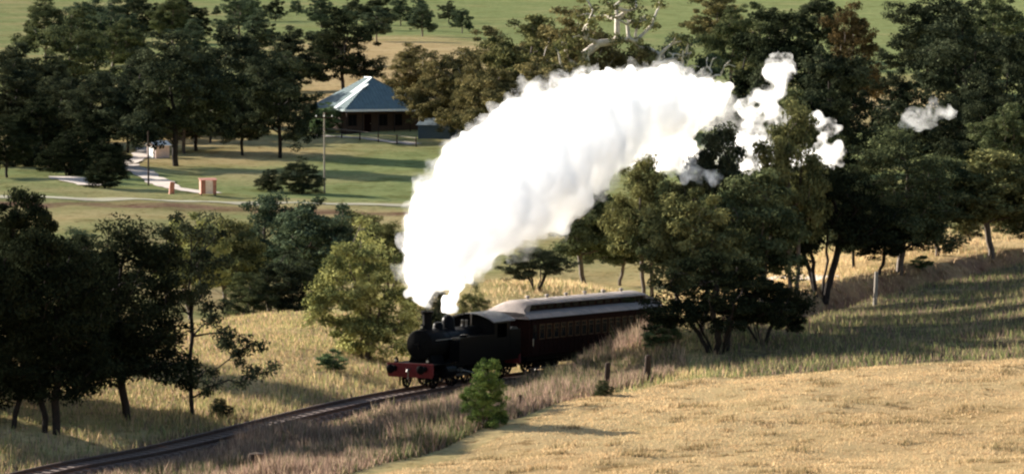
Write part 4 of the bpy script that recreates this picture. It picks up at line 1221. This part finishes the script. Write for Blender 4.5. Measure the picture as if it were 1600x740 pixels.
# ------------------------------------------------------------------ cottage
def build_cottage():
    c = hit(541, 210)
    t = empty('cottage', (c[0], c[1], c[2] - 0.1), R(22))
    tag(t, 'brown cottage with a grey iron hipped roof and shaded verandah', 'house')
    W, L, E, RZ = 10.8, 13.5, 3.15, 7.0
    o = 0.25
    vs = [(-o, -o, E), (W + o, -o, E), (W + o, L + o, E), (-o, L + o, E), (W / 2, W / 2, RZ), (W / 2, L - W / 2, RZ)]
    vs += [(x, y, z - 0.06) for x, y, z in vs]
    fs = [(0, 1, 4), (1, 2, 5, 4), (2, 3, 5), (3, 0, 4, 5), (7, 6, 10), (8, 7, 10, 11), (9, 8, 11), (6, 9, 11, 10), (0, 6, 7, 1), (1, 7, 8, 2), (2, 8, 9, 3), (3, 9, 6, 0)]
    roof = MB().add(vs, fs).build('roof', M['iron'], t)
    # corrugation ribs and the two paler sheets on the side slope
    side_n = Vector((-(RZ - E), 0, W / 2)).normalized()
    for y, wd, top in ((3.9, 0.55, 0.80), (5.6, 0.5, 0.55)):
        a = Vector((-o, y, E)); d = Vector((W / 2 + o, 0, RZ - E))
        lo = 0.0 if top > .6 else 0.5
        p0, p1 = a + d * (lo + .02), a + d * (min(.98, lo + top))
        up = side_n * 0.05
        q = [p0 + Vector((0, -wd, 0)), p0 + Vector((0, wd, 0)), p1 + Vector((0, wd, 0)), p1 + Vector((0, -wd, 0))]
        MB().add([v + up for v in q] + [v + up * 0.2 for v in q], [(0, 1, 2, 3), (7, 6, 5, 4), (0, 4, 5, 1), (1, 5, 6, 2), (2, 6, 7, 3), (3, 7, 4, 0)]).build('roof_sheet', M['iron_pale'], roof)
    rb = MB()
    for k in range(1, 24):
        x = k * W / 24
        h = 1 - abs(2 * x / W - 1)
        rb.tube((x, -o, E + 0.02), (x, W / 2 * h - o * (1 - h), E + (RZ - E) * h + 0.02), 0.03, n=4, caps=False)
    for k in range(1, 32):
        y = k * L / 32
        h = min(1, y / (W / 2), (L - y) / (W / 2))
        rb.tube((-o, y, E + 0.02), (W / 2 * h - o * (1 - h), y, E + (RZ - E) * h + 0.02), 0.03, n=4, caps=False)
    rb.build('corrugation', M['iron'], roof)
    MB().tube((W / 2, W / 2 - 0.1, RZ + 0.02), (W / 2, L - W / 2 + 0.1, RZ + 0.02), 0.1, n=8).tube((-o, -o, E + 0.03), (W / 2, W / 2, RZ + 0.02), 0.07, n=8).tube((W + o, -o, E + 0.03), (W / 2, W / 2, RZ + 0.02), 0.07, n=8).build('ridge_cap', M['iron'], roof)
    wl = MB()
    wl.box(0.3, W - 0.3, 2.2, 2.35, 0.3, E - 0.05).box(0.3, 0.45, 2.352, L - 0.3, 0.3, E - 0.05).box(W - 0.45, W - 0.3, 2.352, L - 0.3, 0.3, E - 0.05).box(0.45, W - 0.45, L - 0.45, L - 0.3, 0.3, E - 0.05)
    wl = wl.build('wall', M['weatherboard'], t)
    MB().box(-0.05, W + 0.05, -0.05, 2.2, 0.0, 0.3).build('verandah_floor', M['post'], t)
    MB().box(-o - 0.02, W + o + 0.02, -o - 0.06, -o - 0.005, E - 0.24, E + 0.04).build('fascia', M['white'], t)
    MB().box(-o - 0.06, -o - 0.005, -o + 0.002, L + o, E - 0.2, E + 0.04).build('gutter', M['iron'], t)
    for i in range(6):
        x = 0.1 + i * (W - 0.2) / 5
        MB().box(x - 0.06, x + 0.06, 0.0, 0.12, 0.3, E - 0.02).build('verandah_post', M['post'], t)
    for x0, x1, nm in ((1.0, 2.2, 'window'), (3.2, 4.1, 'door'), (5.1, 6.3, 'window'), (7.1, 8.3, 'window')):
        z0 = 1.0 if nm == 'window' else 0.3
        f = MB().box(x0, x1, 2.14, 2.196, z0, 2.5).build(nm, M['post'] if nm == 'window' else M['coach'], t)
        if nm == 'window':
            MB().box(x0 + 0.08, (x0 + x1) / 2 - 0.03, 2.12, 2.138, z0 + 0.08, 2.42).box((x0 + x1) / 2 + 0.03, x1 - 0.08, 2.12, 2.138, z0 + 0.08, 2.42).build('pane', M['glass'], f)
        else:
            MB().tube((x1 - 0.1, 2.1, 1.3), (x1 - 0.1, 2.138, 1.3), 0.04, n=8).build('handle', M['brass'], f)
    for y in (3.5, 6.5, 9.5):
        f = MB().box(0.24, 0.296, y, y + 1.2, 1.0, 2.4).build('window', M['cream'], t)
        MB().box(0.22, 0.238, y + 0.08, y + 1.12, 1.08, 2.32).build('pane', M['glass'], f)
    return t


build_cottage()


def shed(name, u, v, W, L, E, RZ, rz, mw, mr, label, mfront=None):
    c = hit(u, v)
    t = empty(name, (c[0], c[1], c[2] - 0.08), R(rz))
    tag(t, label, 'shed')
    MB().box(-W / 2, W / 2, 0.05, L, 0, E).build('wall', mw, t)
    MB().add([(-W / 2, 0.05, E), (W / 2, 0.05, E), (0, 0.05, RZ), (-W / 2, L, E), (W / 2, L, E), (0, L, RZ)], [(0, 1, 2), (4, 3, 5), (0, 2, 5, 3), (1, 4, 5, 2), (0, 3, 4, 1)]).build('gable', mw, t)
    k = 0.2
    for s in (-1, 1):
        q = [(s * (W / 2 + k), -0.2, E - 0.08), (0, -0.2, RZ + 0.05), (0, L + 0.2, RZ + 0.05), (s * (W / 2 + k), L + 0.2, E - 0.08)]
        MB().add([(x, y, z + 0.02) for x, y, z in q] + [(x, y, z + 0.07) for x, y, z in q], [(0, 1, 2, 3), (7, 6, 5, 4), (0, 4, 5, 1), (1, 5, 6, 2), (2, 6, 7, 3), (3, 7, 4, 0)]).build('roof', mr, t)
    d = MB().box(-W * 0.28, W * 0.28, -0.02, 0.045, 0.05, E * 0.92).build('door', mfront or mw, t)
    MB().box(W * 0.2, W * 0.24, -0.06, -0.022, E * 0.42, E * 0.52).build('handle', M['steel'], d)
    return t


shed('farm_shed', 714, 216, 3.6, 4.5, 1.7, 2.6, 62, M['blue_iron'], M['blue_iron'], 'blue grey iron shed under the gums right of the cottage')
shed('white_shed', 236, 247, 1.75, 2.0, 1.55, 1.95, -50, M['pink'], M['white'], 'tiny white shed at the top of the gravel drive', M['white'])

# roadside stand: rust red side panels round a cream front
c = hit(326, 306)
t = tag(empty('roadside_stand', c, R(14)), 'small rust red tin stand with a cream front at the end of the drive', 'stand')
for x0, x1 in ((-0.78, -0.3), (0.42, 0.78)):
    MB().box(x0, x1, -0.02, 0.9, 0.12, 1.45).build('side_panel', M['rust'], t)
MB().box(-0.3, 0.42, -0.05, 0.85, 0.12, 1.38).build('front_board', M['cream'], t)
MB().add([(-0.86, -0.12, 1.45), (0.86, -0.12, 1.45), (0.86, 1.0, 1.62), (-0.86, 1.0, 1.62), (-0.86, -0.12, 1.5), (0.86, -0.12, 1.5), (0.86, 1.0, 1.67), (-0.86, 1.0, 1.67)],
         [(0, 1, 2, 3), (7, 6, 5, 4), (0, 4, 5, 1), (1, 5, 6, 2), (2, 6, 7, 3), (3, 7, 4, 0)]).build('roof', M['rust'], t)
for x in (-0.7, 0.7):
    for y in (0.05, 0.8): MB().box(x - 0.05, x + 0.05, y - 0.05, y + 0.05, -0.1, 0.12).build('leg', M['post'], t)


# ------------------------------------------------------------------ posts, fences, poles, stumps
def post(name, u, v, vt, wd, mat, label, group=None, cat='fence post'):
    c = hit(u, v)
    h = at(u, vt, c[1])[2] - c[2]
    n = 9
    rg = random.Random(u)
    prof = [(wd * 0.56, -0.2), (wd * 0.52, 0.0), (wd * 0.5, h * 0.4), (wd * 0.47, h * 0.96), (wd * 0.34, h)]
    mb = MB().lathe(prof, (0, 0, 0), 'z', n)
    mb.v = [(x * (1 + rg.uniform(-.12, .12)) + 0.04 * z * rg.uniform(.8, 1.2), y * (1 + rg.uniform(-.12, .12)), z) for x, y, z in mb.v]
    o = mb.build(name, mat, None, 50, c)
    return tag(o, label, cat, group)


FP = 'old timber posts by the line'
post('fence_post', 948, 608, 566, .30, M['post'], 'thick dark timber post on the field edge above a little shrub', FP)
post('fence_post', 1011, 596, 554, .34, M['post'], 'thick dark timber post right of the shrub, beside the shaded strip', FP)
post('fence_post', 963, 545, 521, .24, M['post'], 'short dark post on the grass bank beside the coach', FP)
post('fence_post', 812, 640, 616, .16, M['post'], 'thin dark post in the dry weeds right of the bright shrub', FP)
post('fence_post', 790, 640, 622, .12, M['post'], 'thinnest dark stake in the weeds beside the bright shrub', FP)
post('marker_post', 838, 582, 568, .22, M['white'], 'short white marker post in the weeds beside the coach', None, 'marker post')
post('marker_post', 1367, 477, 424, .26, M['grey_post'], 'tall bleached post at the foot of the dirt formation at right', None, 'post')
post('tree_stump', 400, 733, 707, .75, M['post'], 'dark stump at the bottom edge among the dry weeds', None, 'stump')
post('tree_stump', 268, 304, 284, .55, M['rust'], 'brown stump between the gravel drive and the rust red stand', None, 'stump')

# cottage fence
A, B = hit(478, 214), hit(650, 230)
ft = tag(empty('paddock_fence', A), 'post and rail fence in front of the cottage', 'fence')
npost = 7
pts = []
for i in range(npost):
    f = i / (npost - 1)
    x, y = A[0] + (B[0] - A[0]) * f, A[1] + (B[1] - A[1]) * f
    pts.append((x - A[0], y - A[1], gz(x, y) - A[2]))
    MB().tube((0, 0, -0.2), (0, 0, 1.2), 0.085, 0.075, 8).build('post', M['post'], ft, 40, pts[-1])
for a, b in zip(pts[:-1], pts[1:]):
    for h in (0.5, 1.05):
        MB().tube((a[0], a[1] - 0.09, a[2] + h), (b[0], b[1] - 0.09, b[2] + h), 0.03, n=6).build('rail', M['grey_post'], ft)
gp = [(A[0] + (B[0] - A[0]) * f, A[1] + (B[1] - A[1]) * f + 2.6) for f in (0.05, .3, .55, .8, 1.0)]
strip('garden_path', gp, 1.7, M['gravel'], 0.07)


def pole(u, v, vt, label, arm=True):
    c = hit(u, v)
    h = at(u, vt, c[1])[2] - c[2]
    t = tag(empty('power_pole', c), label, 'power pole', 'timber power poles')
    MB().tube((0, 0, -0.3), (0, 0, h), 0.10, 0.07, 10).build('pole', M['grey_post' if arm else 'post'], t, 40)
    if not arm: return
    ca = MB().box(-0.95, 0.95, -0.17, -0.105, h - 0.55, h - 0.42).build('crossarm', M['post'], t)
    for x in (-0.8, 0.0, 0.8):
        MB().lathe([(0.03, 0), (0.06, 0.04), (0.04, 0.1), (0.06, 0.14), (0.02, 0.18)], (x, -0.137, h - 0.42), 'z', 8).build('insulator', M['white'], ca)


pole(507, 301, 176, 'timber power pole beside the dark round shrub in the paddock')
pole(232, 290, 205, 'plain dark timber power pole beside the gravel drive before the white shed', False)

# ------------------------------------------------------------------ grass and weeds
def grass_mat():
    m, t, out = new_mat('dry stalks')
    a = N(t, 'ShaderNodeAttribute', attribute_name='stalk').outputs['Vector']
    d = N(t, 'ShaderNodeBsdfDiffuse'); tr = N(t, 'ShaderNodeBsdfTranslucent')
    t.links.new(a, d.inputs[0]); t.links.new(a, tr.inputs[0])
    mx = N(t, 'ShaderNodeMixShader'); mx.inputs[0].default_value = 0.3
    t.links.new(d.outputs[0], mx.inputs[1]); t.links.new(tr.outputs[0], mx.inputs[2]); t.links.new(mx.outputs[0], out.inputs[0])
    return m


GM = grass_mat()


def _lat(ix, iy, seed):
    h = (ix * 374761393 + iy * 668265263 + seed * 974711) & 0x7fffffff
    h = ((h ^ (h >> 13)) * 1274126177) & 0x7fffffff
    return ((h ^ (h >> 16)) & 0xffff) / 32768.0 - 1.0


def vnoise(x, y, s, seed):
    """three octaves of value noise, about -1..1"""
    out, amp = 0, 1.0
    for o in range(3):
        a, b = x * s * 0.35 + seed * 17.3, y * s * 0.35 + seed * 9.1
        ix, iy = np.floor(a).astype(np.int64), np.floor(b).astype(np.int64)
        fx, fy = a - ix, b - iy
        fx, fy = fx * fx * (3 - 2 * fx), fy * fy * (3 - 2 * fy)
        out = out + amp * ((_lat(ix, iy, seed) * (1 - fx) + _lat(ix + 1, iy, seed) * fx) * (1 - fy) + (_lat(ix, iy + 1, seed) * (1 - fx) + _lat(ix + 1, iy + 1, seed) * fx) * fy)
        s, amp = s * 2.2, amp * 0.6
    return out / 1.2


def stalks(name, x, y, h, width, cols, weights, lean=0.6, seed=1, label=None):
    rg = np.random.default_rng(seed)
    n = len(x)
    z = ground_z(x, y)
    a = rg.uniform(0, 2 * math.pi, n)
    base = np.stack([x, y, z - 0.03], 1)
    side = np.stack([np.cos(a), np.sin(a), 0 * a], 1) * (width * rg.uniform(.6, 1.5, n))[:, None]
    la = rg.uniform(0, 2 * math.pi, n)
    tip = base + np.stack([np.cos(la) * h * lean * rg.uniform(0, 1, n), np.sin(la) * h * lean * rg.uniform(0, 1, n), h], 1)
    V = np.stack([base - side * .5, base + side * .5, tip], 1).reshape(-1, 3)
    F = np.arange(n * 3).reshape(n, 3)
    cid = rg.choice(len(cols), n, p=np.array(weights) / sum(weights)) if not callable(weights) else weights(x, y, rg)
    c = np.array(cols)[cid] * rg.uniform(.7, 1.3, n)[:, None]
    return tag(link(name, fast_mesh(name, V, F, {'stalk': np.repeat(c, 3, 0)}), GM), kind='stuff', label=label)


def scatter(n, x0, x1, y0, y1, keep, seed):
    rg = np.random.default_rng(seed)
    x, y = rg.uniform(x0, x1, n), rg.uniform(y0, y1, n)
    # gather into tufts
    x += rg.normal(0, .05, n); y += rg.normal(0, .05, n)
    sd, _ = track_rel(x, y)
    p = keep(x, y, sd)
    k = rg.uniform(0, 1, n) < p
    return x[k], y[k], sd[k]


STRAW = [(.50, .355, .195), (.44, .30, .17), (.56, .43, .25), (.31, .22, .12)]
WEED = [(.24, .16, .12), (.31, .21, .16), (.13, .09, .07), (.12, .125, .055), (.38, .28, .19), (.06, .075, .035)]
GREEN = [(.17, .19, .07), (.25, .24, .10), (.11, .13, .05), (.34, .28, .13)]

wx, wy, wsd = scatter(330000, -26, 9, 150, 216, lambda x, y, s: (s > 1.1) * (s < 16) * (y > field_edge(x) - 0.6) * np.clip(0.62 + 0.55 * vnoise(x, y, 0.9, 2), 0.05, 1) * (1 - 0.6 * (s < 2.0) * (x < -7)), 101)
patch = vnoise(wx, wy, 0.45, 5)
wh = (0.35 + 0.65 * np.clip(vnoise(wx, wy, 0.6, 9) + .4 + .5 * vnoise(wx, wy, 2.1, 3), 0, 1.3)) * np.random.default_rng(5).uniform(.5, 1.3, len(wx)) * np.where(wx < -6, np.clip((wsd - 0.9) / 1.6, .4, 1), np.clip((wsd - 1.0) / 5.0, .35, .9)) * np.where(wx < -13, .7, 1)


def weed_pick(x, y, rg):
    g = np.clip(0.30 + 0.5 * vnoise(x, y, 0.45, 5), .05, .8)
    r_ = rg.uniform(0, 1, len(x))
    return np.where(r_ < g, np.where(rg.uniform(0, 1, len(x)) < .55, 3, 5), rg.choice([0, 1, 2, 4], len(x)))


stalks('dry_weeds', wx, wy, wh, .055, WEED, weed_pick, seed=11, label='tall dry pinkish weeds between the rails and the mown field')
x, y, s = scatter(190000, -34, -2, 165, 235, lambda x, y, s: (s < -1.1) * (s > -26) * np.clip(0.55 + 0.6 * vnoise(x, y, 0.5, 3), 0.28, 1), 102)
hh = np.where(s > -6, .45, .26) * np.random.default_rng(6).uniform(.4, 1.3, len(x))
stalks('hillside_grass', x, y, hh, .05, GREEN + STRAW[:2] + WEED[:2], [1.5, 4, .6, 3, 2, 2, 1.5, 1.5], seed=12, label='yellow green grass on the bank beyond the rails')
x, y, s = scatter(330000, -8, 46, 146, 196, lambda x, y, s: (y < field_edge(x) + .2) * np.clip(0.5 + 0.6 * vnoise(x, y, 1.1, 4), 0.2, 1), 103)
stalks('mown_grass', x, y, np.random.default_rng(7).uniform(.04, .14, len(x)), .045, STRAW, [4, 3, 3, .6], seed=13, lean=.8, label='short golden dry grass of the mown field')
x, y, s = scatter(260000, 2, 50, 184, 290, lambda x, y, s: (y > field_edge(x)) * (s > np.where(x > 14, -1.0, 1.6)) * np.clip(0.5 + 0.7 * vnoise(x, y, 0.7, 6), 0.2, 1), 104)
stalks('rough_grass', x, y, np.random.default_rng(8).uniform(.12, .5, len(x)), .055, GREEN + STRAW[:2] + WEED[:3], lambda x, y, rg: np.where(x + rg.normal(0, 1.2, len(x)) > 10.5, rg.choice([0, 2, 2, 3, 6, 8, 8], len(x)), rg.choice([0, 1, 1, 3, 4, 5], len(x))), seed=14, label='rough greenish grass between the field edge and the line')  # stalks to the right picked darker, carrying the same painted shade
x, y, s = scatter(150000, -2, 62, 215, 320, lambda x, y, s: (s < -2.4) * (s > -30) * np.clip(0.4 + 0.8 * vnoise(x, y, 0.5, 8), 0.04, 1), 105)
stalks('bank_grass', x, y, np.random.default_rng(9).uniform(.12, .5, len(x)), .06, STRAW + GREEN[:2], [3, 2, 3, 1, 1, 1], seed=15, label='straw coloured grass on the bank beyond the train')
# darker tussocks dotted over the mown field
rg = np.random.default_rng(21)
tx, ty = rg.uniform(-4, 40, 260), rg.uniform(150, 190, 260)
k = ty < field_edge(tx) - .5
tx, ty = tx[k], ty[k]
sz = rg.uniform(.1, .32, len(tx))
cid = np.repeat(np.arange(len(tx)), 60)
x = tx[cid] + rg.normal(0, 1, len(cid)) * sz[cid] * 1.5
y = ty[cid] + rg.normal(0, 1, len(cid)) * sz[cid] * .9
stalks('tussocks', x, y, sz[cid] * rg.uniform(.5, 1.2, len(cid)), .05, [(.20, .15, .08), (.14, .12, .06), (.30, .21, .11)], [1, 1, 1], seed=16, label='small brown tussocks dotted over the mown field')

x, y, s = scatter(90000, -26, 12, 150, 235, lambda x, y, s: (np.abs(s) < 1.4) * (np.abs(np.abs(s) - .8) > .12) * np.clip(0.25 + 0.8 * vnoise(x, y, 1.2, 12), 0, 1), 107)
stalks('line_weeds', x, y, np.random.default_rng(10).uniform(.12, .32, len(x)), .045, WEED[:3], [2, 2, 1], seed=17, label='short brown weeds growing between the rails')
